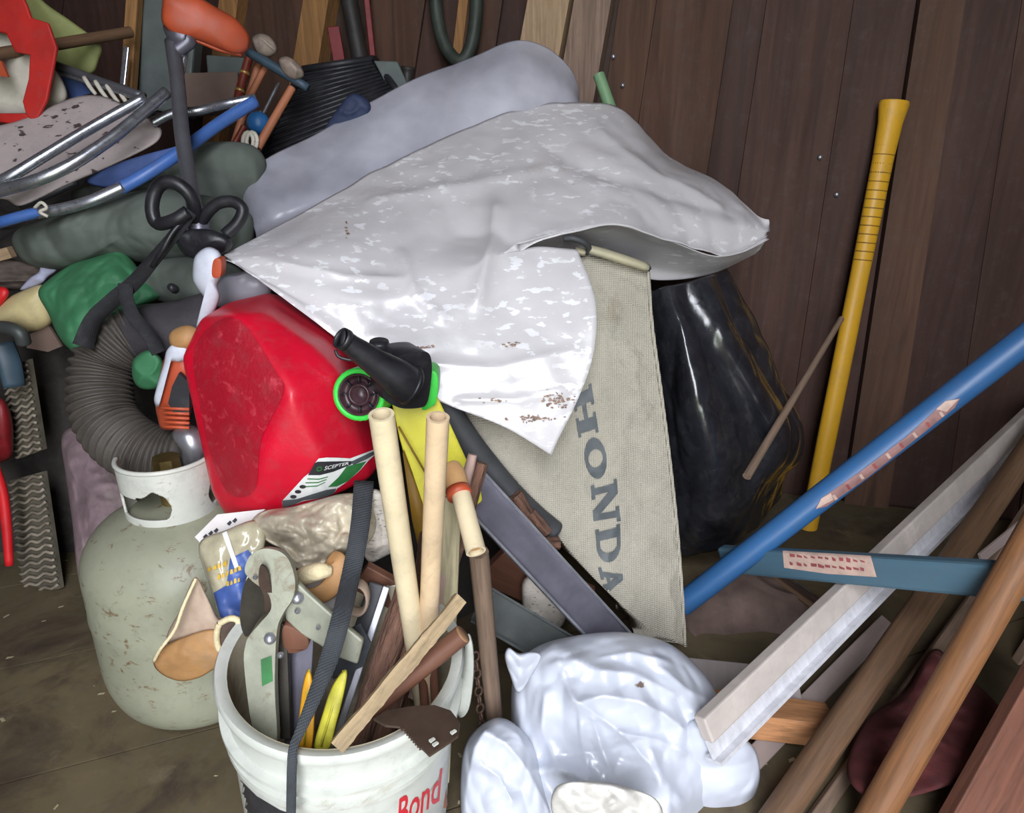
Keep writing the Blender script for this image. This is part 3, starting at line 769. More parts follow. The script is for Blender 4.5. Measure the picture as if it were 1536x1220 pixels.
# ---------------------------------------------------------------- plastic sheeting
SH = [('n', .010, 4.5, 3, (1, 1, .8)), ('w', .006, 7, 11, (1, 1, .7)), ('w', .0015, 24, 5, (1, .7, 1))]
ps = empty('plastic_sheet', P(700, 480, 1.15) - Vector((0, 0, .2))); tag(ps, 'large milky white plastic sheet draped over the middle of the pile', 'plastic sheet')
main_sheet = [
    [(334, 374, 1.17), (450, 318, 1.32), (580, 248, 1.46), (700, 194, 1.56), (790, 158, 1.62), (870, 155, 1.65), (932, 164, 1.66), (1000, 232, 1.62), (1085, 280, 1.56), (1150, 330, 1.47)],
    [(336, 376, 1.165), (470, 345, 1.24), (600, 300, 1.34), (710, 258, 1.42), (800, 222, 1.48), (880, 212, 1.51), (945, 222, 1.52), (1010, 262, 1.50), (1090, 296, 1.49), (1157, 340, 1.46)],
    [(339, 378, 1.16), (470, 385, 1.16), (600, 370, 1.22), (700, 340, 1.28), (790, 305, 1.32), (870, 285, 1.35), (938, 283, 1.37), (1008, 305, 1.39), (1090, 330, 1.41), (1158, 346, 1.45)],
    [(341, 381, 1.155), (465, 420, 1.125), (590, 432, 1.135), (690, 400, 1.185), (778, 365, 1.215), (856, 346, 1.235), (925, 338, 1.26), (1000, 362, 1.30), (1085, 386, 1.36), (1153, 354, 1.44)],
    [(341.5, 382, 1.153), (463, 438, 1.11), (588, 465, 1.11), (690, 430, 1.155), (779, 370, 1.213), (866, 373, 1.215), (930, 345, 1.28), (1000, 370, 1.32), (1085, 390, 1.38), (1152, 358, 1.45)],
    [(342, 383, 1.15), (460, 455, 1.10), (580, 510, 1.08), (690, 512, 1.09), (790, 480, 1.125), (893, 455, 1.14), (930, 345, 1.28), (1000, 370, 1.32), (1085, 390, 1.38), (1152, 358, 1.45)],
    [(343, 385, 1.148), (455, 462, 1.09), (580, 548, 1.06), (690, 575, 1.05), (790, 575, 1.06), (884, 552, 1.08), (930, 345, 1.28), (1000, 370, 1.32), (1085, 390, 1.38), (1152, 358, 1.45)],
    [(344, 387, 1.146), (450, 466, 1.088), (560, 548, 1.055), (660, 602, 1.035), (755, 640, 1.03), (826, 682, 1.03), (930, 345, 1.28), (1000, 370, 1.32), (1085, 390, 1.38), (1152, 358, 1.45)]]
SH += [('F', .012, 26, [(745, 318), (737, 359), (717, 453)], 0), ('F', .007, 16, [(601, 381), (623, 442), (662, 478)], 0), ('F', -.010, 40, [(780, 362), (745, 345), (690, 345)], 0),
       ('F', .006, 20, [(651, 547), (745, 552), (862, 528)], 0), ('F', .006, 24, [(560, 300), (700, 280), (840, 250)], 0), ('F', -.006, 30, [(820, 215), (900, 262), (1010, 300), (1100, 320)], 0), ('F', .006, 18, [(900, 200), (980, 265), (1080, 310)], 0),
       ('F', .006, 18, [(420, 395), (520, 420), (600, 420)], 0), ('F', .005, 14, [(690, 600), (780, 600), (850, 585)], 0)]
for row in main_sheet[4:]:
    (xa, ya, Ya), (xb, yb, Yb) = row[4], row[5]
    for q_ in range(6, 10): row[q_] = (xb + (xb - xa) * (q_ - 5), yb + (yb - ya) * (q_ - 5), Yb + (Yb - Ya) * (q_ - 5))
KU, KV = 15, 16; NU, NV = 9 * KU + 1, 7 * KV + 1
MV, MF = sheet(main_sheet, NU, NV, SH)
MF2 = []
for jj in range(NV - 1):
    for ii in range(NU - 1):
        if jj >= 3 * KV and ii >= 5 * KU: continue                       # free right edge of the hanging flap
        if 3 * KV <= jj < 4 * KV and ii >= 4 * KU: continue              # open mouth of the fold
        MF2.append(MF[jj * (NU - 1) + ii])
s1 = obj('main_drape', (MV, MF2), 'poly_sheet', ps, solid=.0015)
billow = [
    [(775, 364, 1.218), (856, 346, 1.24), (925, 338, 1.265), (1000, 362, 1.30), (1085, 386, 1.36), (1153, 354, 1.44)],
    [(780, 367, 1.24), (862, 351, 1.28), (930, 350, 1.32), (1000, 376, 1.35), (1078, 398, 1.40), (1149, 364, 1.45)],
    [(790, 374, 1.27), (876, 368, 1.36), (938, 384, 1.40), (1000, 403, 1.41), (1072, 405, 1.43), (1143, 373, 1.46)],
    [(800, 384, 1.30), (890, 390, 1.40), (945, 408, 1.42), (988, 420, 1.42), (1062, 411, 1.44), (1136, 380, 1.47)]]
obj('fold_underside', sheet(billow, 90, 50, [('n', .006, 6, 8, (1, 1, .8))]), 'poly_sheet', ps, solid=.0015, label='shaded underside of the fold')
# dried dirt on the sheet
sv = bvh_of(s1); random.seed(5); V, F = [], []
for (cx, cy, sx, sy, n_) in [(836, 600, 22, 9, 60), (800, 628, 34, 6, 46), (772, 516, 14, 4, 14), (745, 600, 16, 5, 12), (640, 520, 14, 3, 12), (520, 345, 5, 14, 8)]:
    for _ in range(n_):
        x, y = random.gauss(cx, sx * .55), random.gauss(cy, sy * .55); w, h = random.uniform(1, 4), random.uniform(.6, 2.0)
        k = len(V); ok = True; tmp = []
        for (a_, c_) in ((-1, -.4), (.2, -1), (1, .3), (-.3, 1)):
            r_ = ray(x + a_ * w, y + c_ * h).normalized(); hh = sv.ray_cast(CAM, r_)[0]
            if hh is None: ok = False; break
            tmp.append(hh - r_ * .0025)
        if ok: V += tmp; F.append((k, k + 1, k + 2, k + 3))
if F: obj('dried_dirt', (V, F), 'dirt_flake', ps, kind='stuff', label='brown crumbs of dirt')

s2 = sheet([
    [(372, 330, 1.46), (374, 268, 1.50), (402, 240, 1.54), (470, 204, 1.60), (560, 152, 1.66), (640, 110, 1.70), (715, 86, 1.72), (782, 67, 1.72), (838, 90, 1.72), (862, 118, 1.72), (872, 158, 1.70)],
    [(378, 336, 1.43), (392, 295, 1.44), (425, 272, 1.48), (490, 245, 1.53), (570, 200, 1.58), (645, 160, 1.62), (722, 128, 1.64), (785, 112, 1.65), (830, 124, 1.66), (860, 142, 1.67), (876, 170, 1.67)],
    [(384, 344, 1.41), (410, 328, 1.40), (450, 310, 1.42), (520, 284, 1.47), (600, 245, 1.52), (670, 210, 1.56), (735, 182, 1.60), (790, 166, 1.62), (830, 164, 1.64), (860, 166, 1.65), (880, 180, 1.65)],
    [(386, 365, 1.42), (415, 362, 1.42), (460, 345, 1.44), (530, 320, 1.49), (610, 280, 1.54), (675, 245, 1.58), (738, 215, 1.62), (795, 195, 1.64), (835, 190, 1.65), (862, 190, 1.66), (882, 200, 1.66)]], 130, 60,
    [('n', .014, 4, 41, ISO), ('w', .006, 6, 13, (1, 1, .6))])
o = obj('plastic_sheet', s2, 'poly_sheet_grey', solid=.002)
tag(o, 'grey cloudy plastic sheet folded behind the bright milky one', 'plastic sheet')

# ---------------------------------------------------------------- lettered mesh bag
hb_ = empty('grass_bag', P(1000, 940, 1.06)); tag(hb_, 'beige mesh grass catcher bag with dark HONDA lettering', 'grass bag')
bag = [
    [(700, 470, 1.22), (790, 400, 1.26), (872, 384, 1.275), (925, 392, 1.285), (973, 403, 1.29)],
    [(672, 590, 1.14), (775, 520, 1.19), (868, 480, 1.215), (930, 478, 1.23), (978, 485, 1.245)],
    [(705, 640, 1.11), (800, 610, 1.14), (880, 590, 1.165), (940, 585, 1.185), (992, 590, 1.205)],
    [(772, 725, 1.09), (840, 705, 1.11), (905, 692, 1.13), (958, 690, 1.15), (1005, 692, 1.17)],
    [(842, 812, 1.075), (890, 798, 1.09), (935, 788, 1.105), (975, 785, 1.12), (1015, 785, 1.135)],
    [(905, 882, 1.06), (940, 875, 1.07), (970, 872, 1.08), (998, 870, 1.09), (1022, 872, 1.105)],
    [(985, 955, 1.045), (995, 958, 1.05), (1006, 961, 1.055), (1017, 965, 1.06), (1028, 970, 1.065)]]
hp_ = obj('bag_panel', sheet(bag, 80, 110, [('f', .005, 6, 51, ISO), ('r', .003, 14, 17, (1, 1, 1))]), 'mesh_beige', hb_, solid=.05, solid_off=1)
hp_.modifiers['solid'].offset = 1
hv = bvh_of(hp_)
# make sure the thickness lies behind the panel
V0 = [WM[hp_.name] @ v.co for v in hp_.data.vertices]; n0 = hp_.data.polygons[len(hp_.data.polygons) // 2].normal
hp_.modifiers['solid'].offset = -1 if n0.dot(CAM - V0[0]) > 0 else 1
hv = bvh_of(hp_)
obj('piping', tube([P(x, y, q - .004) for (x, y, q) in [(972, 402, 1.29), (978, 485, 1.245), (992, 590, 1.205), (1005, 692, 1.17), (1015, 785, 1.135), (1022, 872, 1.105), (1028, 970, 1.065)]], .0032, 8, 60), 'mesh_beige', hb_, label='stitched edge')
obj('clip_bar', tube([P(884, 374, 1.262), P(905, 380, 1.262), P(940, 391, 1.266), P(970, 401, 1.272)], [.0135, .015, .015, .0135], 14, 14, flat=.55), 'clip_beige', hb_)
obj('clip_bar', tube([P(862, 375, 1.262), P(877, 379, 1.262)], [.0125, .0125], 12, 4, flat=.5), 'clip_beige', hb_)
obj('wire_frame', tube([P(846, 358, 1.24), P(860, 358, 1.235), P(876, 364, 1.238), P(883, 372, 1.25), P(880, 380, 1.262)], .0052, 10, 22), 'rubber_grey', hb_)
obj('wire_frame', tube([P(960, 397, 1.285), P(970, 399, 1.276), P(973, 404, 1.278)], .005, 10, 8), 'rubber_grey', hb_)
LET = {
    'H': fill([rect(.08, .0, .34, 1), rect(.66, .0, .92, 1), rect(.34, .40, .66, .60), rect(0, 0, .42, .14), rect(.58, 0, 1, .14), rect(0, .86, .42, 1), rect(.58, .86, 1, 1)]),
    'O': ring(.5, .5, .22, .34),
    'N': fill([rect(.10, 0, .26, 1), rect(.74, 0, .90, 1), [(.06, 1), (.34, 1), (.90, .0), (.64, .0)], rect(0, 0, .36, .14), rect(.64, .86, 1, 1), rect(0, .88, .3, 1)]),
    'D': merge(fill([rect(.08, 0, .34, 1), rect(0, 0, .5, .15), rect(0, .85, .5, 1)]), ring(.5, .5, .24, .35, 20, .5, .5, True)),
    'A': fill([[(.10, 0), (.27, 0), (.56, 1), (.38, 1)], [(.60, 0), (.88, 0), (.62, 1), (.36, 1)], rect(.26, .24, .74, .40), rect(0, 0, .38, .14), rect(.54, 0, 1, .14)])}
for ch, q in (('H', [(858, 590), (868, 657), (898, 648), (887, 575)]), ('O', [(872, 664), (884, 724), (915, 712), (903, 651)]), ('N', [(886, 729), (891, 788), (931, 782), (925, 718)]),
              ('D', [(893, 796), (897, 846), (932, 841), (930, 786)]), ('A', [(897, 852), (910, 900), (937, 884), (932, 848)])):
    decal('lettering', LET[ch], quadmap(q), hv, 'print_grey', hb_, off=.0025, cuts=3, label='dark grey letter ' + ch)

# ---------------------------------------------------------------- black plastic
o = obj('black_plastic', sheet([
    [(968, 440, 1.40), (1000, 428, 1.37), (1018, 425, 1.375), (1050, 418, 1.40), (1088, 405, 1.47)],
    [(978, 500, 1.38), (1020, 495, 1.31), (1052, 490, 1.345), (1085, 485, 1.36), (1130, 482, 1.46)],
    [(988, 580, 1.37), (1040, 575, 1.275), (1092, 570, 1.34), (1120, 560, 1.345), (1168, 562, 1.46)],
    [(1000, 650, 1.36), (1060, 650, 1.255), (1132, 655, 1.34), (1160, 635, 1.34), (1206, 640, 1.46)],
    [(1008, 715, 1.36), (1070, 715, 1.26), (1135, 700, 1.335), (1165, 690, 1.35), (1205, 690, 1.47)],
    [(1015, 780, 1.36), (1065, 775, 1.29), (1115, 765, 1.33), (1150, 735, 1.40), (1180, 715, 1.48)],
    [(1018, 835, 1.40), (1060, 828, 1.37), (1105, 815, 1.38), (1140, 785, 1.44), (1170, 745, 1.50)]], 100, 120,
    [('w', .012, 8, 61, (1, 1, .35)), ('w', .004, 22, 19, (1, 1, .5)), ('n', .010, 6, 29, (1, 1, .5))]), 'poly_black', solid=.003)
tag(o, 'glossy black plastic sheet bunched against the wall beside the lettered bag', 'plastic sheet')

# ---------------------------------------------------------------- white plastic bag
wbg_ = empty('plastic_bag', PZ(900, 1240, FZ)); tag(wbg_, 'stuffed white plastic bag on the floor in front of the pile', 'plastic bag')
FB = [('F', 0.0150, 32, [(861, 1050), (899, 1075), (946, 1112), (977, 1150), (999, 1194), (1005, 1219)], 0), ('F', 0.0120, 25, [(867, 1056), (905, 1045), (955, 1053), (992, 1069), (1024, 1094)], 0),
      ('F', 0.0105, 27, [(836, 966), (861, 991), (899, 1006), (946, 1009), (992, 1031), (1024, 1050)], 0), ('F', 0.0120, 25, [(830, 966), (811, 981), (777, 1009), (771, 1075), (783, 1119)], 0),
      ('F', 0.0090, 18, [(855, 1041), (842, 1003), (830, 972)], 0), ('F', 0.0105, 22, [(817, 1044), (814, 1094), (830, 1137), (840, 1152)], 0), ('F', 0.0210, 25, [(811, 1156), (855, 1159), (899, 1181), (946, 1206), (996, 1219)], 0),
      ('F', 0.0097, 18, [(977, 1125), (992, 1166), (1017, 1200)], 0), ('F', 0.0090, 20, [(971, 969), (992, 1003), (1033, 1037), (1070, 1056)], 0), ('F', 0.0120, 20, [(727, 1100), (758, 1116), (783, 1144), (805, 1181), (820, 1209)], 0),
      ('F', 0.0075, 15, [(721, 1147), (749, 1166), (767, 1200)], 0), ('F', 0.0105, 17, [(727, 1100), (712, 1125), (700, 1180), (695, 1220)], 0), ('F', 0.0075, 15, [(890, 1080), (905, 1130), (925, 1175)], 0), ('F', 0.0067, 15, [(868, 1062), (872, 1110), (885, 1165)], 0),
      ('F', 0.0090, 17, [(930, 1100), (985, 1110), (1030, 1130)], 0), ('F', 0.0075, 12, [(905, 985), (950, 980), (1000, 992)], 0), ('F', -0.0150, 17, [(835, 1165), (880, 1185), (935, 1215)], 0), ('F', -0.0105, 15, [(1018, 1050), (1032, 1080), (1040, 1110)], 0)]
WB = FB + [('w', .018, 8, 71, (1.0, 1, 1.25)), ('w', .009, 20, 77, (1.3, 1, .8)), ('w', .0025, 45, 79, (.8, 1, 1.2)), ('n', .014, 5, 73, ISO)]
obj('bag_body', pillow([(770, 1020), (795, 978), (850, 957), (930, 949), (1000, 965), (1050, 1005), (1080, 1055), (1082, 1110), (1070, 1180), (1040, 1260), (960, 1310), (860, 1320), (790, 1290), (768, 1200), (768, 1110)], .885, .15, .13, b=-.00042, n=130, rings=64, spec=WB), 'bag_white', wbg_)
obj('bag_fold', pillow([(692, 1150), (705, 1105), (740, 1078), (770, 1085), (800, 1120), (815, 1180), (830, 1240), (800, 1310), (730, 1310), (695, 1240)], .79, .07, .08, b=-.0004, n=90, rings=36, spec=WB), 'bag_white', wbg_)
obj('bag_fold', pillow([(1030, 1085), (1085, 1095), (1128, 1118), (1140, 1160), (1130, 1200), (1105, 1250), (1040, 1270), (1000, 1200)], .83, .045, .09, n=80, rings=30, spec=[('w', .02, 9, 83, ISO), ('w', .008, 18, 85, ISO)]), 'bag_white', wbg_)
obj('bag_ear', pillow([(757, 985), (763, 972), (778, 980), (798, 978), (812, 985), (800, 1010), (778, 1040), (764, 1010)], .83, .016, .02, n=48, rings=14, spec=[('w', .012, 30, 87, ISO)]), 'bag_white', wbg_)
obj('paper_wad', pillow([(835, 1180), (880, 1172), (930, 1178), (985, 1200), (990, 1240), (930, 1270), (860, 1260), (828, 1220)], .69, .03, .05, n=60, rings=24, spec=[('w', .022, 22, 89, ISO), ('w', .010, 45, 91, ISO)]), 'bag_paper', wbg_, label='crumpled white paper in the bag')
# ---------------------------------------------------------------- right-hand side: handles, poles, rails
def stick(name, A, B, r0, r1, m, label, cat, n=18, seg=8, jit=0.0, sq=None, parent=None, hint=(0, 0, 1), bevel=.002, group=None, rough=0.0, seed=0):
    """straight stick A->B (world points); sq = (width along hint, depth) makes it a board"""
    A, B = Vector(A), Vector(B); L_ = (B - A).length; M_ = flip_frame(A, B, hint)
    geo = (rough_box(sq[0], sq[1], L_, 40, rough, seed) if rough else box(sq[0], sq[1], L_)) if sq else rod(L_, r0, r1, n, seg, jit, seed)
    o = obj(name, geo, m, parent, M=M_, smooth=not sq, bevel=bevel if sq and not rough else 0, auto=.9 if not sq else None)
    if label and cat: tag(o, label, cat, group)
    return o

yh = empty('pick_handle', P(1207, 828, 1.60)); tag(yh, 'bright yellow tool handle with ridged grip leaning against the back wall', 'tool handle')
A, B = P(1207, 822, 1.605), P(1342, 152, 1.755); L_ = (B - A).length; YM = flip_frame(A, B, (1, 0, 0))
pr = [(.0001, 0), (.021, 0), (.0215, .05), (.023, .3), (.0225, .55), (.0215, .68), (.0225, .8), (.0235, L_ - .12), (.027, L_ - .045), (.033, L_ - .006), (.031, L_), (.0001, L_)]
def dense(pr, n=6):
    out = []
    for i in range(len(pr) - 1):
        for q in range(n): f = q / n; out.append((pr[i][0] + (pr[i + 1][0] - pr[i][0]) * f, pr[i][1] + (pr[i + 1][1] - pr[i][1]) * f))
    return out + [pr[-1]]
V, F = lathe(pr, 28); V = [Vector((v.x, v.y * .8, v.z)) for v in V]
obj('shaft', (V, F), 'handle_yellow', yh, M=YM, auto=.8)
for i in range(15):
    z = L_ - .075 - i * .0195; rr = .0246 - .0006 * min(i, 3)
    V, F = lathe([(rr - .003, -.0018), (rr + .0006, -.0012), (rr + .0006, .0012), (rr - .003, .0018)], 24)
    obj('grip_ring', ([Vector((v.x, v.y * .8, v.z + z)) for v in V], F), 'handle_groove', yh, M=YM)

# blue handle with worn sticker
A, B = P(1022, 908, 1.165), P(1600, 462, 1.12); B = A + (B - A) * 1.25
bh = empty('shovel_handle', A); tag(bh, 'round sky blue tool handle rising to the right edge with a worn sticker strip', 'tool handle')
HM = flip_frame(A, B, (0, 0, 1)); L_ = (B - A).length
hs = obj('shaft', rod(L_, .0225, .024, 22, 10), 'handle_blue', bh, M=HM, auto=.8)
bvb = bvh_of(hs)
st = [(1223, 764), (1232, 748), (1290, 708), (1360, 655), (1418, 602), (1440, 598), (1432, 612), (1370, 662), (1300, 718), (1240, 760)]
decal('sticker', polyflat(st), lambda x, y: (x, y), bvb, 'sticker_faded', bh, off=.001, label='worn reddish sticker')
for pl in ([(1224, 764), (1232, 748), (1246, 740), (1250, 750)], [(1404, 614), (1418, 602), (1438, 599), (1420, 618)]):
    decal('sticker_end', polyflat(pl), lambda x, y: (x, y), bvb, 'sticker_pink', bh, off=.0014, cuts=2)
for i in range(9):
    x, y = 1248 + i * 20, 748 - i * 15.6
    decal('sticker_mark', polyflat([(x, y - 4), (x + 4, y - 6), (x + 9, y + 1), (x + 5, y + 3)]), lambda a_, c_: (a_, c_), bvb, 'sticker_print' if i % 2 else 'sticker_pink', bh, off=.0018, cuts=1)

# flat teal handle with sticker
A, B = P(1085, 838, 1.215), P(1560, 874, .825); B = A + (B - A) * 1.3
th = empty('axe_handle', A); tag(th, 'flat dark teal wooden handle lying level, sticker near its left end', 'tool handle')
HM = flip_frame(A, B, (0, 0, 1)); L_ = (B - A).length
V, F = box(.052, .026, L_)
ts = obj('shaft', (V, F), 'handle_teal', th, M=HM, smooth=False, bevel=.006)
tv = bvh_of(ts)
decal('sticker', polyflat([(1174, 826), (1306, 834), (1315, 866), (1240, 861), (1176, 852)]), lambda x, y: (x, y), tv, 'sticker_pink', th, off=.001, label='peeling pinkish sticker')
random.seed(12)
for i in range(11):                                                    # worn, unreadable red print in two rows
    x = 1184 + i * 10.6; y = 833 + i * .85
    for (dy, h) in ((0, random.uniform(3, 7)), (12, random.uniform(3, 6))):
        w = random.uniform(5, 10); sl = random.uniform(1, 4)
        decal('sticker_mark', polyflat([(x, y + dy - h / 2), (x + w, y + dy - h / 2 + sl), (x + w, y + dy + h / 2 + sl * .5), (x + 1, y + dy + h / 2)]), lambda a_, c_: (a_, c_), tv, 'sticker_print', th, off=.0018, cuts=1)

# pale metal channel rail
A, B = P(1060, 1116, .785), P(1580, 606, 1.60)
rl = empty('metal_rail', A); tag(rl, 'long pale metal channel rail running from the white bag up to the right', 'metal rail')
L_ = (B - A).length; ax = (B - A).normalized(); cen = P(1290, 890, 1.25)
hintv = (P(1200, 960, 1.1) - P(1240, 1010, 1.1)).normalized()
RM = flip_frame(A, B, hintv)
V, F = box(.034, .003, L_); obj('web', xf((V, F), Matrix.Translation((-.012, 0, 0))), 'aluminium', rl, M=RM, smooth=False, label='shiny inner face')
V, F = box(.006, .030, L_); obj('flange', xf((V, F), Matrix.Translation((-.030, .0, 0))), 'aluminium', rl, M=RM, smooth=False)
V, F = box(.040, .022, L_); obj('back_face', xf((V, F), Matrix.Translation((.024, .004, 0))), 'rail_paint', rl, M=RM, smooth=False, bevel=.003, label='matte greyish face')
c = P(1232, 990, 1.09); obj('rivet', xf(rod(.004, .004, .003, 10, 2), flip_frame(c, c + (CAM - c).normalized())), 'gold', rl)

# wooden poles
stick('wooden_pole', PZ(1150, 1250, .03), P(1575, 628, 1.42), .0235, .0235, 'wood_pole', 'dull brown wooden pole just right of the pale metal rail', 'wooden pole')
PB0 = PZ(1290, 1262, .03); PB1 = PB0 + (P(1590, 735, .86) - PB0) * 2.2
stick('wooden_pole', PB0, PB1, .0235, .0235, 'wood_pole_orange', 'orange-brown wooden pole crossing in front of the flat teal handle', 'wooden pole')
stick('wooden_board', PZ(1440, 1300, .03), P(1640, 930, .92), 0, 0, 'wood_red', 'wide reddish board at the bottom right corner', 'board', sq=(.10, .03), hint=(-.75, .35, .55))
stick('wooden_lath', PZ(1205, 1252, .012), P(1480, 870, 1.32), 0, 0, 'wood_grey', 'thin grey-brown lath on the floor right of the dull brown pole', 'lath', sq=(.022, .012), hint=(-.8, .1, .5))
stick('wooden_board', P(1385, 1010, 1.30) + Vector((0, 0, -.05)), P(1600, 700, 1.52), 0, 0, 'wood_grey', 'shadowed grey board standing behind the orange-brown pole', 'board', sq=(.07, .02), hint=(-.7, 0, .6))
stick('wooden_board', P(1470, 1110, 1.06), P(1640, 850, 1.22), 0, 0, 'wood_grey', 'shadowed grey board between the orange-brown pole and the reddish board', 'board', sq=(.07, .02), hint=(-.7, 0, .6))
o = stick('wooden_block', P(1020, 1062, .93), P(1244, 1088, .94), 0, 0, 'wood_block', 'sawn end of an orange pine stud beneath the metal rail', 'wood block', sq=(.046, .06), hint=(0, .1, 1))
stick('wooden_board', PZ(1105, 1165, .02), PZ(1330, 935, .05), 0, 0, 'wood_pale', 'pale pinkish board on the floor under the metal rail', 'board', sq=(.034, .018), hint=(-.7, .4, .3))
stick('wooden_board', PZ(985, 1022, .05), PZ(1200, 1045, .05), 0, 0, 'plank_grey', 'grey weathered plank lying behind the stuffed white bag', 'board', sq=(.10, .02), hint=(0, 1, .25))
stick('garden_cane', P(1133, 848, 1.32), P(1255, 935, 1.20), .0075, .007, 'wood_pole', 'short thin cane lying under the flat teal handle', 'cane', n=10)
stick('garden_cane', P(1120, 715, 1.22), P(1262, 478, 1.62), .0085, .0065, 'wood_grey', 'thin brown cane leaning across the black plastic toward the wall', 'cane', n=10)
stick('wire_stake', P(1180, 862, 1.35), P(1262, 925, 1.30) , .0022, .0022, 'tube_aluminium', 'fine wire stake behind the short cane', 'wire', n=6)
stick('white_trim', P(1470, 838, 1.30), P(1580, 748, 1.42), 0, 0, 'wood_pale', 'pale lilac strip beyond the poles at the right edge', 'strip', sq=(.022, .008), hint=(-.6, 0, .8))
o = obj('brown_cloth', pillow([(1020, 905), (1060, 870), (1130, 850), (1200, 880), (1255, 920), (1240, 960), (1170, 985), (1080, 990), (1025, 975)], 1.26, .05, .12, b=-.001, n=72, rings=26, spec=[('r', .02, 9, 93, (1, 1, 2)), ('f', .02, 7, 95, ISO)]), 'cloth_brown')
tag(o, 'crumpled dusty brown cloth on the floor right of the lettered bag', 'cloth')
o = obj('red_rag', pillow([(1300, 1080), (1360, 1035), (1390, 985), (1410, 975), (1440, 1010), (1480, 1040), (1505, 1080), (1480, 1150), (1420, 1180), (1340, 1200), (1290, 1190), (1270, 1150)], .92, .03, .05, b=-.00145, n=80, rings=22, spec=[('f', .02, 9, 97, ISO), ('r', .008, 18, 99, ISO)]), 'rag_maroon')
tag(o, 'dark maroon rag spread on the floor behind the orange-brown pole', 'rag')

# ---------------------------------------------------------------- channels and pipe left of the lettered bag
def channel(name, A, B, w, lip, m1, m2, label, hint):
    e = empty(name, A); tag(e, label, 'metal channel'); A, B = Vector(A), Vector(B); L_ = (B - A).length; M_ = flip_frame(A, B, hint)
    obj('web', box(w, .003, L_), m1, e, M=M_, smooth=False)
    obj('lip', xf(box(.004, lip, L_), Matrix.Translation((w / 2, -lip / 2 * SGN, 0))), m2, e, M=M_, smooth=False)
    obj('lip', xf(box(.004, lip, L_), Matrix.Translation((-w / 2, -lip / 2 * SGN, 0))), m2, e, M=M_, smooth=False)
    return e
A, B = P(688, 712, 1.0), P(950, 995, .98)
hn = (P(820, 790, 1.02) - P(790, 830, .99)).normalized()
SGN = 1 if (flip_frame(A, B, hn).col[1].to_3d()).dot(CAM - A) > 0 else -1; SGN = -SGN
channel('steel_channel', A, B, .058, .012, 'steel_grey', 'steel_bright', 'grey steel channel slanting down between the sticks and the lettered bag', hn)
A, B = P(718, 905, .98), P(880, 1000, .97)
channel('steel_channel', A, B, .06, .01, 'steel_green', 'steel_green', 'dark greenish metal channel lying lower, behind the grey wooden stick', (P(800, 920, 1.0) - P(780, 965, .97)).normalized())
o = obj('foam_pipe', tube([P(655, 585, 1.08), P(700, 660, 1.075), P(760, 735, 1.07), P(800, 775, 1.07), P(830, 800, 1.07)], [.021, .022, .022, .022, .022], 18, 30), 'rubber_grey')
tag(o, 'dark grey rubber pipe along the slanted edge of the lettered bag', 'pipe')
for (a_, b_, r0, lab) in (((772, 742, 1.045), (800, 785, 1.04), .013, 'brown bark-covered stick end touching the slanted edge of the lettered bag'), ((795, 770, 1.04), (822, 800, 1.03), .011, 'dark thin stick between the two bark stubs'), ((808, 818, 1.02), (838, 815, 1.03), .0125, 'round cut stick end lying on the grey channel')):
    stick('stick', P(*a_), P(*b_), r0, r0 * .9, 'bark', lab, 'stick', n=12, jit=.001, seed=int(a_[0]))
o = obj('grey_rag', pillow([(785, 870), (830, 862), (850, 880), (846, 935), (815, 950), (790, 935)], 1.09, .03, .05, n=50, rings=14, spec=[('r', .012, 20, 101, ISO)]), 'newspaper'); tag(o, 'grey crumpled scrap seen between the two metal channels', 'scrap')
stick('wooden_board', P(735, 845, 1.12), P(870, 905, 1.14), 0, 0, 'wood_brown', 'dark brown board in the gap below the grey channel', 'board', sq=(.10, .02), hint=(0, -.3, 1))
# ---------------------------------------------------------------- things standing in the bucket
def into(A, B, z):      # carry the line A->B down to height z
    A, B = Vector(A), Vector(B); d = (B - A); return A + d * ((z - A.z) / d.z)
def pvc(A, B, r, m, label, wall=.0035, zend=.06):
    A, B = Vector(A), Vector(B); E = into(A, B, zend) if zend is not None else B
    e = empty('pvc_pipe', E); tag(e, label, 'pipe')
    M_ = flip_frame(E, A, (1, 0, 0)); L_ = (A - E).length
    obj('pipe_wall', pipe_geo(L_, r, wall, 28), m, e, M=M_, auto=.8)
    obj('pipe_bore', xf(lathe([(r - wall - .0003, 0), (r - wall - .0003, L_ - .012)], 20), Matrix.Identity(4)), 'pvc_inside', e, M=M_)
    return e
pvc(P(572, 622, .675), P(622, 960, .745), 19.5 * mpx(575, 640, .675), 'pvc_cream', 'thick cream PVC pipe, leftmost of the upright pipes in the bucket', zend=.08)
pvc(P(657, 626, .685), P(638, 1045, .765), 17.5 * mpx(657, 640, .685), 'pvc_tan', 'tan PVC pipe with open end, right of the thick cream pipe', zend=.10)
e = empty('pvc_pipe', P(715, 835, .775)); tag(e, 'short cream PVC elbow piece with orange tape, hanging over the grey stick', 'pipe')
A, B = P(688, 728, .815), P(714, 828, .735); M_ = flip_frame(A, B, (1, 0, 0)); L_ = (B - A).length
r0 = 15 * mpx(700, 780, .77)
obj('pipe_wall', pipe_geo(L_, r0, .003, 24), 'pvc_cream', e, M=M_, auto=.8)
obj('pipe_bore', lathe([(r0 - .0032, L_ * .3), (r0 - .0032, L_ - .006)], 20), 'tape_orange', e, M=M_)
obj('coupling', tube([P(676, 702, .84), P(681, 712, .83), P(689, 741, .806)], [.013, .0148, .0152], 20, 12), 'tape_orange', e, label='orange-tan coupling')
obj('tape', tube([P(686.5, 734, .811), P(690, 745, .802)], [.0162, .016], 20, 3), 'orange_plastic', e, label='orange tape band')

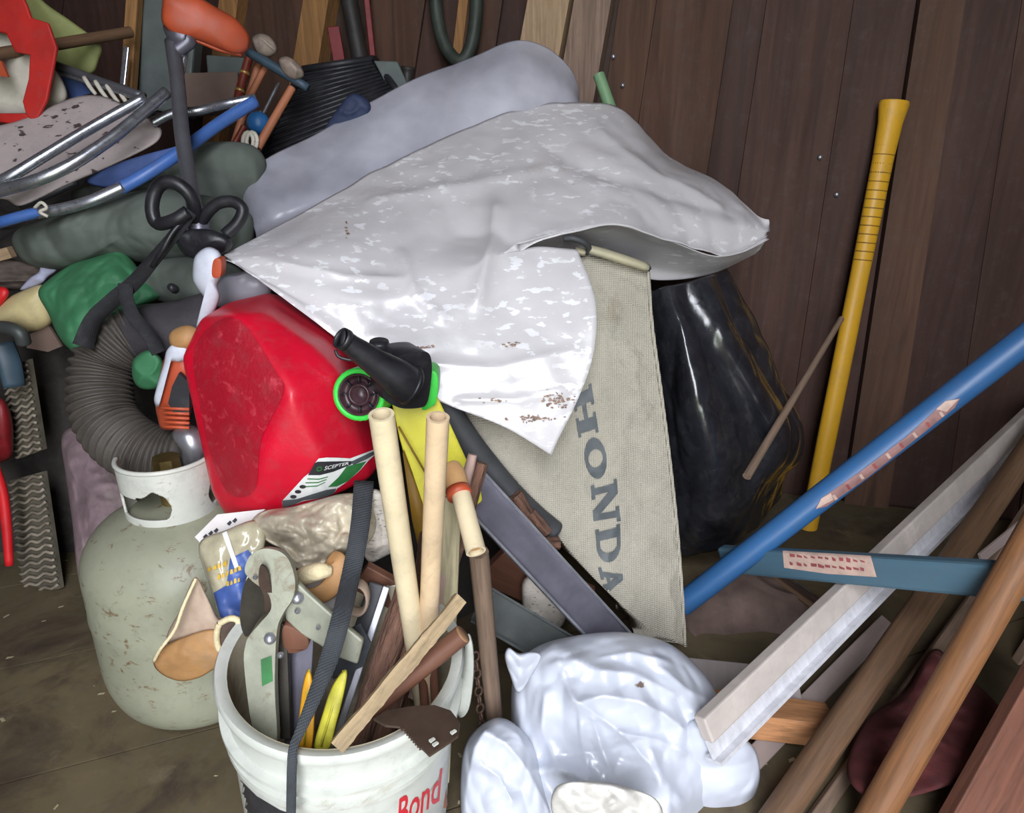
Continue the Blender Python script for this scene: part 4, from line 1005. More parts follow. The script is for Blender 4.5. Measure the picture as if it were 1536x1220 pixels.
e = empty('yellow_board', P(660, 770, .9)); tag(e, 'bright yellow plastic board behind the upright pipes', 'board')
obj('board_face', prism([(585, 592), (655, 592), (690, 668), (722, 738), (724, 752), (712, 762), (698, 768), (668, 790), (640, 800), (622, 740), (600, 660)], .95, .014, a=.0002, b=-.0002), 'board_yellow', e, smooth=False, bevel=.003)
obj('groove', tube([P(598, 640, .942), P(650, 730, .923)], .0016, 6), 'handle_groove', e)
obj('board_edge', prism([(604, 680), (640, 775), (648, 840), (636, 860), (618, 780)], .93, .012), 'handle_groove', e, label='darker olive edge strip')

stick('wooden_stake', P(676, 745, .85), into(P(676, 745, .85), P(664, 1040, .80), .10), 0, 0, 'wood_stake', 'wide pale flat wooden stake behind the tan pipe', 'stake', sq=(.030, .012), hint=(1, 0, 0))
stick('wooden_stick', P(718, 828, .82), PZ(742, 1085, .10), .0135, .0135, 'wood_grey', 'weathered grey wooden stick standing just right of the bucket', 'stick', n=10)
A, B = P(694, 952, .70), P(625, 1008, .69)
e = empty('dowel', A); tag(e, 'thick brown dowel whose round sawn end faces the viewer', 'dowel')
B2 = A + (B - A) * 2.0; M_ = flip_frame(B2, A, (0, 0, 1)); L_ = (A - B2).length
obj('shaft', rod(L_, .0118, .0122, 22, 6, .0003, 3), 'wood_brown', e, M=M_, auto=.8)
obj('sawn_end', xf(rod(.0012, .0118, .0112, 22, 1), Matrix.Translation((0, 0, L_))), 'wood_end', e, M=M_, label='pale sawn end')
stick('wooden_lath', P(692, 898, .715), P(505, 1122, .585), 0, 0, 'wood_lath', 'rough splintered lath lying diagonally across the bucket', 'lath', sq=(.0165, .010), hint=(-.6, .2, .6), rough=.0022)
for (a_, b_, r0, lab) in (((612, 885, .79), (548, 1075, .70), .0165, 'thick rough brown branch slanting in the bucket behind the lath'), ((628, 905, .80), (585, 1060, .72), .014, 'smoother brown branch squeezed against the thick rough one'),
                          ((640, 800, .84), (628, 890, .82), .010, 'grey-brown branch between the cream and tan pipes')):
    A = P(*a_); E = into(A, P(*b_), .08); stick('branch', A, E, r0, r0 * 1.05, 'bark', lab, 'branch', n=16, seg=24, jit=.0009, seed=int(a_[0]))
for (a_, b_, m_, lab) in (((709, 682, .88), (690, 760, .86), 'bark_pale', 'pale broken twig tip behind the taped pipe'), ((722, 694, .89), (700, 770, .87), 'bark', 'dark broken twig tip behind the taped pipe')):
    stick('twig', P(*a_), into(P(*a_), P(*b_), .25), .007 if m_ == 'bark_pale' else .0105, .011, m_, lab, 'twig', n=10, seg=20, jit=.0012, seed=3)
for (x, y0_, y1_, lab) in ((638, 985, 1070, 'thin brown rod deep in the bucket, left one'), (655, 975, 1072, 'thin brown rod deep in the bucket, right one')):
    A = P(x - 10, y0_ - 40, .76); stick('rod', A, into(A, P(x, y1_, .74), .12), .006, .006, 'wood_brown', lab, 'rod', n=10)

# leaves
for (pl, m_, lab) in (([(447, 1125), (449, 1070), (456, 1020), (464, 1004), (470, 1030), (472, 1070), (466, 1128)], 'leaf_orange', 'orange-yellow blade-shaped leaf beside the black strap'), ([(470, 1126), (484, 1070), (498, 1030), (515, 1006), (521, 1012), (514, 1050), (505, 1085), (492, 1128)], 'leaf_green', 'yellow-green blade-shaped leaf inside the bucket rim')):
    e = empty('leaf', P(pl[0][0], 1126, .61)); tag(e, lab, 'leaf')
    obj('blade', pillow(pl, .635, .004, .004, b=-.0003, n=40, rings=8), m_, e)
    top = max(pl, key=lambda q: -q[1]); obj('midrib', tube([P(top[0], top[1], .635 + .0003 * 60), P((pl[0][0] + pl[-1][0]) / 2, 1120, .612)], .0012, 6), 'leaf_green', e)

# dark plate with teeth hanging over the rim
e = empty('saw_plate', P(630, 1120, .60)); tag(e, 'dark rusty metal plate hooked over the front rim of the bucket', 'metal plate')
pl = [(560, 1078), (580, 1066), (615, 1060), (652, 1058), (676, 1066), (690, 1084), (687, 1104), (664, 1120), (644, 1133)]
teeth = []
for i in range(9):
    x, y = 633 - i * 3.2, 1122 - i * 3.6; teeth += [(x, y), (x - 4.5, y + 1.0)]
obj('plate', prism(pl + teeth + [(600, 1090), (578, 1088)], .585, .003, b=-.0009), 'rust_plate', e, smooth=False)
for (x, y) in ((648, 1110), (653, 1116), (680, 1098)):
    obj('slot', prism([(x - 5, y), (x + 2, y - 4), (x + 5, y - 2), (x - 2, y + 3)], .579 - .0009 * (y - 1092), .002, b=-.0009), 'bucket_white', e, smooth=False)

# rusty chain behind the rim
e = empty('chain', P(722, 1095, .86)); tag(e, 'rusty chain hanging between bucket and grey stick', 'chain')
for i in range(9):
    c = P(713 + i * 1.2, 985 + i * 13, .85); V, F = [], []
    tt = tube([Vector((.0055 * math.cos(a_), 0, .0085 * math.sin(a_))) for a_ in [q * math.pi / 8 for q in range(17)]], .002, 6, cap=False)
    obj('chain_link', xf(tt, Matrix.Translation(c) @ Matrix.Rotation(math.pi / 2 * (i % 2) + .4, 4, 'Z')), 'chain_rust', e)

# loppers
e = empty('loppers', P(395, 1100, .66)); tag(e, 'greenish grey metal tool head with bolts at the left inside the bucket', 'loppers')
YL = .70
leg = [(367, 858), (371, 840), (382, 828), (400, 823), (422, 829), (436, 846), (443, 876), (438, 900), (424, 922), (415, 950), (412, 1030), (415, 1118), (396, 1118), (378, 1090), (366, 1000), (368, 968), (374, 954), (390, 935), (406, 915), (404, 895), (394, 884), (378, 872)]
lp = obj('frame_leg', prism(leg, YL, .012, b=-.0003, sm=90), 'lopper_grey', e, bevel=.003, smooth=False)
obj('frame_arm', prism([(424, 892), (432, 876), (446, 874), (462, 890), (492, 917), (545, 962), (536, 998), (500, 985), (478, 968), (450, 952), (428, 930)], YL + .02, .010, b=-.0002), 'lopper_grey', e, bevel=.003, smooth=False)
obj('cutting_blade', prism([(364, 885), (374, 868), (392, 876), (398, 892), (402, 912), (388, 930), (370, 956), (360, 930)], YL + .022, .006, sm=40), 'lopper_dark', e, smooth=False)
obj('lower_link', prism([(421, 935), (430, 940), (432, 1000), (436, 1110), (420, 1110), (416, 1000), (416, 950)], YL + .006, .012, b=-.0003), 'lopper_dark', e, bevel=.002, smooth=False)
obj('worn_edge', prism([(390, 850), (400, 855), (407, 885), (411, 912), (398, 918), (396, 895), (388, 875)], YL + .012, .003, sm=36), 'rust_plate', e, smooth=False, label='rusty worn edge of the jaw')
obj('grip', prism([(425, 940), (455, 952), (463, 965), (456, 976), (428, 978)], YL + .016, .012, sm=30), 'wood_brown', e, bevel=.002)
for (x, y, r_, q) in ((446, 897, 10, .016), (405, 958, 9, -.016), (446, 917, 4.5, .014), (421, 983, 5, -.004), (477, 942, 3.5, .012), (383, 866, 4, 0)):
    c = P(x, y, (YL + .02 - .0002 * (y - 930) if x > 430 else YL - .0003 * (y - 935)) - .002); w = mpx(x, y, YL) * r_
    V, F = lathe([(w, -.004), (w, .002), (w * .8, .004), (w * .4, .0055), (.0003, .006)], 14)
    obj('bolt', (V, F), 'steel_bright', e, M=flip_frame(c, c + (CAM - c).normalized()))
decal('green_mark', polyflat([(391, 990), (407, 984), (409, 1022), (393, 1030)]), lambda x, y: (x, y), bvh_of(lp), 'print_green', e, off=.001, cuts=2, label='green painted mark')
stick('metal_strip', P(455, 925, .76), into(P(455, 925, .76), P(445, 1100, .70), .08), 0, 0, 'steel_grey', 'lilac grey metal strip standing behind the loppers', 'metal strip', sq=(.03, .003), hint=(1, 0, 0))
stick('wooden_board', P(540, 862, .86), P(618, 905, .86), 0, 0, 'wood_brown', 'dark brown board end behind the thick cream pipe', 'board', sq=(.045, .015), hint=(.3, 0, .8))
stick('steel_strip', P(580, 880, .83), into(P(580, 880, .83), P(540, 1000, .77), .12), 0, 0, 'steel_bright', 'thin bright metal strip slanting behind the black strap', 'metal strip', sq=(.010, .003), hint=(1, 0, 0))
stick('steel_strip', P(565, 875, .84), into(P(565, 875, .84), P(525, 1000, .78), .12), 0, 0, 'print_black', 'black flat bar slanting behind the black strap', 'metal strip', sq=(.022, .004), hint=(1, 0, 0))

# webbing strap
pts = [P(546, 722, .90), P(540, 790, .83), P(527, 860, .775), P(512, 925, .70), P(495, 985, .665), P(472, 1045, .622), P(450, 1098, .588), P(440, 1122, .572), P(438, 1150, .560), P(437, 1190, .555), P(436, 1260, .55)]
cl = catmull(pts, 70); G = []
w_px = [15, 15, 15, 16, 16, 13, 9, 8, 9, 9, 9]
V, F = [], []
for i, p in enumerate(cl):
    s = i / 69 * 10; j = min(int(s), 9); wv = (w_px[j] + (w_px[j + 1] - w_px[j]) * (s - j)) * p.y / .93 / F_PX * 1.02
    tg = (cl[min(i + 1, 69)] - cl[max(i - 1, 0)]).normalized(); side = tg.cross((CAM - p).normalized()).normalized()
    G.append([p - side * wv + (CAM - p).normalized() * .0, p - side * wv * .33, p + side * wv * .33, p + side * wv])
V, F = grid_geo(G)
o = obj('webbing_strap', (V, F), 'webbing', solid=.002, solid_off=0); tag(o, 'black webbing strap hanging down over the bucket rim', 'strap')
o = obj('webbing_strap', prism([(500, 960), (540, 935), (556, 965), (545, 1000), (500, 1020), (488, 1000)], .745, .003, b=-.0002), 'webbing', smooth=False); tag(o, 'folded dark strap end behind the hanging webbing strap', 'strap')

# leather glove, printed pack, dirty clear plastic, scraps
e = empty('leather_glove', P(290, 1020, .80)); tag(e, 'tan leather work glove hanging over the left bucket rim', 'glove')
obj('glove_cuff', pillow([(292, 866), (308, 890), (326, 925), (345, 938), (338, 960), (300, 970), (262, 975), (250, 955), (270, 915)], .80, .016, .02, n=56, rings=14, spec=[('f', .006, 14, 103, ISO)]), 'leather_pale', e)
obj('glove_palm', pillow([(230, 992), (246, 970), (270, 958), (310, 945), (335, 948), (352, 962), (340, 990), (318, 1006), (296, 1018), (268, 1022), (240, 1010)], .785, .022, .022, n=60, rings=16, spec=[('f', .006, 16, 105, ISO)]), 'leather_tan', e)
obj('lining', tube([P(x, y, .762) for (x, y) in [(330, 935), (345, 928), (357, 932), (356, 950), (345, 968), (330, 975), (325, 960), (326, 945), (330, 935)]], .0042, 8, 40, cap=False), 'fleece', e, label='cream fleece lining edge')
obj('seam', tube([P(294, 868, .785), P(275, 910, .775), P(262, 945, .768), P(240, 975, .765), P(231, 992, .77)], .0022, 8, 24), 'fleece', e)
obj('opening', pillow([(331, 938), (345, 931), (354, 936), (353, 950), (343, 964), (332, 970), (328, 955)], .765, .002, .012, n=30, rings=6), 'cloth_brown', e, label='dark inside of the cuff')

e = empty('printed_pack', P(335, 930, .84)); tag(e, 'clear plastic pack with blue and yellow print beside the tank', 'pack')
pk = obj('pack_film', pillow([(298, 818), (340, 795), (384, 780), (398, 800), (392, 840), (372, 870), (366, 925), (345, 938), (330, 930), (318, 890)], .85, .02, .02, b=-.0004, n=64, rings=20, spec=[('w', .010, 26, 107, ISO), ('w', .005, 55, 108, ISO)]), 'clear_pack', e)
pv = bvh_of(pk); I2 = lambda x, y: (x, y)
decal('print_blue', polyflat([(345, 838), (372, 825), (380, 835), (368, 872), (364, 920), (345, 935), (330, 925), (320, 890), (340, 878)]), I2, pv, 'print_blue', e, off=.0015, label='blue print')
random.seed(4)
for (n_, x0, y0, x1, y1) in ((4, 312, 858, 342, 848), (6, 326, 870, 364, 854), (4, 340, 880, 362, 872)):      # blurred, unreadable yellow print
    for i in range(n_):
        f = i / n_; x, y = x0 + (x1 - x0) * f, y0 + (y1 - y0) * f; w, h = (x1 - x0) / n_ * .8, random.uniform(7, 10)
        decal('print_mark', polyflat([(x, y), (x + w * random.uniform(.7, 1), y - 1.5), (x + w * random.uniform(.5, 1), y - h), (x + random.uniform(-1, 1), y - h * random.uniform(.6, 1))]), I2, pv, 'print_yellow', e, off=.0024, cuts=1)
decal('glare_stripe', polyflat([(333, 800), (340, 797), (358, 850), (352, 853)]), I2, pv, 'print_white', e, off=.002, label='painted white glare stripe')  # glare on the film, painted as a white stripe
o = obj('clear_plastic', pillow([(375, 790), (392, 768), (440, 760), (470, 752), (520, 740), (552, 748), (565, 790), (545, 822), (500, 840), (468, 856), (440, 850), (424, 826), (400, 812)], .885, .045, .04, b=-.0004, n=90, rings=34, spec=[('w', .030, 16, 109, ISO), ('w', .016, 34, 111, ISO), ('w', .007, 70, 113, ISO)]), 'clear_dirty'); tag(o, 'crumpled dirty clear plastic wrapping under the red gas can', 'plastic wrap')
o = obj('newspaper', pillow([(548, 740), (580, 742), (604, 790), (598, 820), (575, 836), (552, 842), (536, 800)], .90, .02, .03, n=56, rings=16, spec=[('w', .022, 24, 115, ISO), ('w', .010, 50, 116, ISO)]), 'newspaper'); tag(o, 'wad of crumpled newspaper behind the thick cream pipe', 'newspaper')
e = empty('paper_strip', P(330, 810, .92)); tag(e, 'white card strip with black print sticking out below the gas can', 'paper')
pp = obj('card', prism([(292, 806), (326, 772), (398, 764), (372, 786), (330, 800), (304, 818)], .90, .003, b=-.0006), 'paper_white', e, smooth=False)
pv2 = bvh_of(pp)
for (x, y) in ((308, 806), (316, 801), (324, 797), (344, 786), (352, 782)):
    decal('print_mark', polyflat([(x - 4, y), (x + 1, y - 5), (x + 4, y - 2), (x, y + 3)]), I2, pv2, 'print_black', e, off=.001, cuts=1)
o = obj('fleece_roll', tube([P(443, 872, .80), P(460, 863, .79), P(480, 857, .785), P(496, 857, .79)], [.009, .0125, .0115, .007], 14, 20), 'fleece'); tag(o, 'cream fleece roll tucked above the lopper arm', 'fleece')
o = obj('leather_belt', tube([P(455, 895, .80), P(480, 893, .79), P(500, 875, .79), P(506, 845, .80), P(494, 838, .81)], .013, 12, 30, flat=.25, hint=(0, -1, 0)), 'leather_tan'); tag(o, 'curved tan leather belt between lopper arm and strap', 'belt')
o = obj('leather_loop', tube([P(537 + 15 * math.cos(a_), 897 + 22 * math.sin(a_), .80) for a_ in [q * math.pi / 8 for q in range(17)]], .010, 10, cap=False, flat=.3), 'leather_pale'); tag(o, 'pale leather loop just right of the hanging webbing strap', 'leather loop')
o = obj('cloth_scrap', pillow([(440, 880), (470, 868), (500, 862), (512, 890), (500, 915), (470, 905)], .83, .01, .02, n=40, rings=10, spec=[('r', .006, 25, 119, ISO)]), 'paper_white'); tag(o, 'off-white cloth scrap behind the tan leather belt', 'cloth')
# ---------------------------------------------------------------- left pile
# ribbed hose
e = empty('ribbed_hose', P(150, 690, 1.22)); tag(e, 'thick dark ribbed hose curling behind the propane tank', 'hose')
hc = [P(212, 500, 1.27), P(180, 515, 1.25), P(155, 548, 1.23), P(150, 595, 1.20), P(165, 640, 1.17), P(200, 672, 1.14), (P(240, 688, 1.13)), P(275, 690, 1.13)]
NR = 30
obj('ribbed_tube', tube(hc, lambda s: .051 + .0042 * math.cos(s * NR * 2 * math.pi), 30, NR * 8 + 1), 'hose_grey', e)
obj('smooth_elbow', tube([P(325, 478, 1.26), P(290, 492, 1.25), P(255, 500, 1.25), P(225, 500, 1.26), P(205, 503, 1.265)], [.050, .054, .055, .052, .049], 26, 30), 'hose_smooth', e, label='smooth end of the hose')
obj('elbow_knob', tube([P(262, 434, 1.24), P(257, 431, 1.205)], [.008, .007], 12, 3), 'plastic_black', e)

o = obj('purple_sack', pillow([(92, 660), (106, 640), (135, 648), (170, 690), (205, 720), (215, 780), (200, 900), (150, 930), (120, 880), (108, 780), (98, 710)], 1.26, .07, .09, b=-.0011, n=72, rings=26, spec=[('f', .02, 7, 121, ISO), ('r', .008, 18, 123, (1, 1, 2))]), 'sack_purple'); tag(o, 'dusty pink-purple sack standing behind the propane tank', 'sack')

# green cloth
GC = [('w', .030, 8, 125, (1, 1, 1)), ('w', .012, 18, 127, ISO), ('w', .004, 40, 129, ISO)]
o = obj('green_tarp', pillow([(57, 440), (72, 420), (110, 395), (150, 382), (180, 373), (198, 390), (215, 410), (250, 432), (235, 450), (190, 470), (150, 490), (120, 530), (100, 520), (85, 500), (72, 470)], 1.33, .07, .06, b=-.0008, n=90, rings=36, spec=GC), 'cloth_green'); tag(o, 'crumpled bright green cloth over the ribbed hose', 'cloth')
o = obj('green_tarp', pillow([(200, 540), (225, 525), (246, 545), (244, 578), (215, 584), (200, 570)], 1.16, .02, .04, n=44, rings=12, spec=[('r', .008, 20, 131, ISO)]), 'cloth_green'); tag(o, 'small patch of green cloth inside the curl of the hose', 'cloth')

# olive sleeping bag in rolls
e = empty('sleeping_bag', P(200, 420, 1.5)); tag(e, 'grey-green quilted sleeping bag rolled in the left pile', 'sleeping bag')
OL = [('w', .035, 6.5, 133, (1.2, 1, .7)), ('w', .014, 14, 135, (1.3, 1, .6)), ('w', .004, 30, 137, ISO)]
obj('main_roll', pillow([(18, 365), (30, 342), (80, 322), (150, 300), (220, 285), (290, 290), (350, 305), (380, 330), (370, 380), (300, 395), (230, 395), (150, 390), (90, 405), (40, 395)], 1.42, .10, .14, n=120, rings=40, spec=OL), 'cloth_olive', e)
obj('upper_roll', pillow([(110, 285), (170, 270), (230, 240), (290, 218), (340, 212), (382, 220), (400, 250), (385, 300), (340, 325), (260, 325), (180, 318), (120, 310)], 1.52, .08, .14, n=110, rings=36, spec=OL), 'cloth_olive', e)
obj('lower_fold', pillow([(195, 410), (230, 392), (290, 385), (345, 395), (372, 420), (360, 455), (300, 468), (240, 452), (205, 440)], 1.34, .06, .14, n=90, rings=28, spec=OL), 'cloth_olive', e)

# folding chair
ch = empty('folding_chair', P(120, 300, 1.36)); tag(ch, 'folded garden chair with pale speckled pad and aluminium tubes on the left pile', 'chair')
obj('seat_pad', pillow([(-30, 205), (30, 180), (75, 160), (120, 144), (160, 146), (205, 168), (238, 188), (241, 205), (222, 222), (160, 252), (100, 278), (35, 308), (10, 300), (-30, 285)], 1.44, .022, .03, b=-.0012, n=100, rings=24, spec=[('f', .008, 7, 139, ISO)]), 'chair_pad', ch)
obj('gap_shade', tube([P(30, 309, 1.35), P(70, 293, 1.36), P(115, 272, 1.38)], .007, 8, 12), 'print_black', ch)  # black strip stands in for the shaded gap under the pad
def tb(pts, r_, m_, lab=None): return obj('frame_tube', tube([P(*q) for q in pts], r_, 14, 40), m_, ch, label=lab)
tb([(-20, 282, 1.28), (20, 262, 1.29), (70, 232, 1.32), (140, 190, 1.37), (218, 146, 1.42)], .0095, 'tube_aluminium')
tb([(-20, 292, 1.27), (10, 283, 1.27), (55, 270, 1.275), (110, 245, 1.30), (170, 205, 1.35), (215, 168, 1.40), (250, 138, 1.44)], .0105, 'tube_aluminium')
tb([(-20, 340, 1.30), (20, 328, 1.30), (60, 318, 1.31)], .0095, 'tube_blue', 'blue sleeved tube end')
tb([(55, 320, 1.31), (100, 312, 1.32), (140, 300, 1.33), (185, 280, 1.35)], .010, 'tube_aluminium')
tb([(180, 283, 1.35), (225, 258, 1.37), (275, 225, 1.41), (330, 185, 1.47), (383, 152, 1.52)], .0115, 'tube_blue', 'blue sleeved tube')
tb([(228, 185, 1.46), (260, 170, 1.47), (300, 166, 1.48), (340, 156, 1.51), (384, 147, 1.53)], .0085, 'tube_aluminium')
obj('blue_fabric', pillow([(128, 272), (165, 250), (210, 234), (255, 222), (282, 215), (276, 232), (232, 256), (196, 276), (160, 282)], 1.40, .010, .012, n=56, rings=12, spec=[('f', .006, 12, 141, ISO)]), 'fabric_blue', ch, label='blue fabric panel')
obj('cord_knot', tube([P(52, 312, 1.29), P(62, 304, 1.285), P(70, 312, 1.285), P(60, 318, 1.285), (P(72, 325, 1.285))], .003, 6, 20), 'canvas_cream', ch, label='white cord tie')
# life vest
lv = empty('life_vest', P(30, 185, 1.5)); tag(lv, 'cream canvas life vest with bright red straps at the top left', 'life vest')
obj('vest_panel', pillow([(-40, 60), (0, 45), (30, 60), (62, 85), (92, 118), (100, 150), (70, 165), (42, 172), (0, 176), (-40, 172)], 1.56, .03, .04, n=60, rings=18, spec=[('f', .008, 9, 143, ISO)]), 'canvas_cream', lv)
obj('strap', prism([(-30, -30), (22, -30), (40, 8), (46, 26), (72, 34), (85, 72), (78, 110), (70, 150), (52, 186), (38, 172), (33, 152), (42, 118), (44, 82), (22, 78), (8, 50), (-30, 42)], 1.50, .008, sm=0, b=-.0002), 'cloth_red', lv, smooth=False, bevel=.003)
obj('belt', prism([(-30, 170), (36, 170), (50, 180), (46, 190), (0, 184), (-30, 186)], 1.485, .008), 'cloth_red', lv, smooth=False, bevel=.003)
obj('strap_tail', prism([(-20, 84), (2, 92), (12, 116), (0, 114), (-20, 110)], 1.485, .006), 'orange_plastic', lv, smooth=False)
o = obj('lime_sheet', pillow([(35, -20), (75, 10), (110, 34), (150, 66), (148, 90), (136, 112), (100, 105), (70, 85), (45, 40)], 1.70, .01, .02, n=56, rings=12, spec=[('f', .01, 6, 145, ISO)]), 'sheet_lime'); tag(o, 'pale yellow-green sheet behind the red life vest straps', 'sheet')
stick('broom_handle', P(-20, 84, 1.49), P(196, 48, 1.74), .011, .011, 'wood_pole', 'brown wooden handle passing through the red straps at top left', 'handle', n=14)
# rake
rk = empty('rake', P(150, 150, 1.58)); tag(rk, 'grey metal rake head with short pale prongs above the chair pad', 'rake')
obj('rake_bar', tube([P(84, 98, 1.60), P(150, 122, 1.57), P(216, 145, 1.55)], .0085, 10, 12), 'shaft_grey', rk)
obj('rake_bar', tube([P(84, 108, 1.595), P(150, 130, 1.565), P(212, 150, 1.545)], .004, 8, 12), 'tube_aluminium', rk)
for i in range(5):
    x, y = 126 + i * 17, 116 + i * 6
    obj('prong', tube([P(x, y, 1.56), P(x + 10, y + 16, 1.55), P(x + 18, y + 26, 1.55)], [.0045, .0042, .0035], 8, 8), 'canvas_cream', rk)
o = obj('blue_strap', prism([(88, 108), (120, 116), (136, 140), (104, 148), (98, 130)], 1.62, .008), 'fabric_blue', smooth=False); tag(o, 'short royal blue strap under the rake bar', 'strap')
stick('wooden_post', P(206, -60, 1.85), P(192, 150, 1.75), 0, 0, 'stud_orange', 'narrow brown post standing at the top left by the navy board', 'post', sq=(.026, .026), hint=(1, 0, 0))
stick('navy_board', P(228, 0, 1.88), P(212, 170, 1.80), 0, 0, 'board_navy', 'dark navy blue board standing behind the orange guard', 'board', sq=(.058, .015), hint=(1, 0, 0))
stick('metal_bracket', P(190, 70, 1.72), P(184, 128, 1.70), 0, 0, 'tube_aluminium', 'short bright metal bracket on the brown post', 'bracket', sq=(.012, .006), hint=(1, 0, 0))
o = obj('grey_case', xf(box(.12, .05, .30), flip_frame(P(250, 170, 1.82), P(262, 20, 1.85), (1, 0, 0))), 'crate_side', smooth=False, bevel=.006); tag(o, 'grey upright case behind the trimmer shaft', 'case')

# string trimmer
tr = empty('string_trimmer', P(262, 640, 1.1)); tag(tr, 'upturned string trimmer with orange guard, grey shaft and white engine housing', 'trimmer')
gd = [(243, 10), (250, -8), (292, -6), (330, 14), (356, 30), (374, 54), (371, 76), (352, 82), (320, 70), (292, 60), (264, 54), (244, 36)]
obj('guard', pillow(gd, 1.46, .03, .03, n=60, rings=18, power=.3, a=.0004), 'orange_plastic', tr)
obj('guard_rim', tube([P(250, 50, 1.44), P(292, 60, 1.445), P(330, 75, 1.46), P(362, 82, 1.475)], .0035, 8, 20), 'orange_plastic', tr)
obj('gear_head', tube([P(256, 40, 1.455), P(268, 55, 1.44), P(284, 60, 1.44), P(262, 78, 1.43)], [.014, .018, .014, .012], 12, 16), 'steel_grey', tr)
obj('shaft', tube([P(258, 62, 1.44), P(266, 120, 1.40), P(273, 200, 1.33), P(284, 270, 1.27), P(298, 342, 1.20)], .0125, 16, 30), 'shaft_grey', tr)
obj('shaft', tube([P(279, 60, 1.45), P(276, 90, 1.44), P(271, 118, 1.42)], [.006, .006, .005], 10, 10), 'tube_aluminium', tr)
obj('loop_handle', tube([P(292, 330, 1.19), P(289, 300, 1.175), P(272, 280, 1.17), P(250, 273, 1.17), P(234, 285, 1.17), P(228, 312, 1.165), P(236, 335, 1.16), P(262, 330, 1.155), P(282, 318, 1.16)], .0105, 12, 50), 'plastic_black', tr)
obj('loop_handle', tube([P(300, 335, 1.195), P(312, 318, 1.19), P(328, 305, 1.19), P(350, 303, 1.19), (P(364, 315, 1.185)), P(356, 335, 1.18), P(338, 352, 1.175)], .0095, 12, 36), 'plastic_black', tr)
obj('handle_clamp', tube([P(293, 318, 1.205), P(297, 335, 1.20), P(303, 360, 1.19)], [.016, .0175, .015], 14, 8), 'steel_grey', tr)
obj('lower_shroud', pillow([(262, 352), (288, 344), (318, 345), (345, 358), (346, 374), (318, 386), (292, 388), (272, 378)], 1.17, .02, .03, n=44, rings=12, spec=[('f', .008, 16, 147, ISO)]), 'plastic_black', tr)
obj('throttle_cable', tube([P(290, 320, 1.17), P(262, 345, 1.15), P(244, 375, 1.14), P(228, 400, 1.15)], .004, 8, 20), 'plastic_black', tr)
obj('throttle_grip', pillow([(289, 405), (293, 384), (310, 371), (327, 376), (334, 392), (332, 414), (326, 428), (330, 446), (321, 470), (306, 496), (294, 492), (302, 468), (306, 448), (298, 436), (290, 422)], 1.10, .028, .028, n=70, rings=16, power=.4, center=(312, 420)), 'trimmer_white', tr)
obj('trigger', prism([(320, 391), (330, 389), (332, 402), (329, 416), (318, 414)], 1.068, .02, sm=24), 'orange_plastic', tr, bevel=.002)
obj('engine_cover', pillow([(233, 600), (240, 560), (252, 524), (268, 512), (286, 524), (292, 560), (286, 620), (274, 642), (244, 644), (236, 626)], 1.10, .045, .05, n=70, rings=18, power=.35), 'orange_plastic', tr)
obj('engine_cap', pillow([(246, 545), (250, 526), (262, 515), (278, 515), (284, 535), (270, 543), (255, 545), (246, 580), (238, 610), (231, 600), (238, 570)], 1.062, .012, .03, n=60, rings=12, center=(258, 535)), 'trimmer_white', tr)
obj('air_vent', prism([(268, 560), (284, 575), (284, 622), (262, 622), (252, 605), (258, 580)], 1.05, .008), 'print_black', tr, smooth=False)
for i in range(5):
    obj('cooling_fin', tube([P(242 + i, 612 + i * 7, 1.052), P(284, 614 + i * 7, 1.05)], .0026, 8), 'orange_plastic', tr)
obj('muffler', tube([P(272, 648, 1.10), P(285, 658, 1.09), P(292, 676, 1.09), P(286, 696, 1.10)], [.018, .022, .020, .018], 14, 10), 'steel_bright', tr)
st_ = [P(288, 318, 1.165), P(262, 352, 1.16), P(232, 388, 1.17), P(200, 425, 1.19), P(168, 452, 1.20), P(140, 480, 1.19), P(124, 520, 1.17)]
def ribbon(name, pts, w, m_, parent=None, n=50, twist=0.0):
    c = catmull(pts, n); G = []
    for i, p in enumerate(c):
        tg = (c[min(i + 1, n - 1)] - c[max(i - 1, 0)]).normalized(); vd = (CAM - p).normalized(); sd = tg.cross(vd).normalized()
        sd = (Matrix.Rotation(twist * math.sin(i / n * 6), 3, tg) @ sd); ww = w(i / (n - 1)) if callable(w) else w
        G.append([p - sd * ww, p, p + sd * ww])
    return obj(name, grid_geo(G), m_, parent, solid=.002, solid_off=0)
ribbon('shoulder_strap', st_, lambda s: .008 + .008 * s, 'webbing_dark', tr, twist=.5)
ribbon('shoulder_strap', [P(188, 425, 1.185), P(190, 450, 1.175), P(202, 478, 1.165), P(222, 500, 1.16), P(238, 530, 1.15)], .011, 'webbing_dark', tr, twist=.3)
o = obj('wooden_ball', tube([P(262, 520, 1.075), P(270, 510, 1.07), P(284, 506, 1.068), P(298, 510, 1.07)], [.006, .018, .0185, .012], 16, 14), 'leather_tan'); tag(o, 'round tan wooden ball poking out beside the red gas can', 'ball')
o = obj('grey_bag', pillow([(330, 420), (350, 410), (380, 408), (405, 425), (400, 450), (360, 460), (330, 460), (318, 450)], 1.24, .03, .06, n=50, rings=16, spec=[('r', .01, 20, 149, ISO)]), 'poly_sheet_grey'); tag(o, 'small grey plastic bag tucked behind the top of the gas can', 'plastic bag')

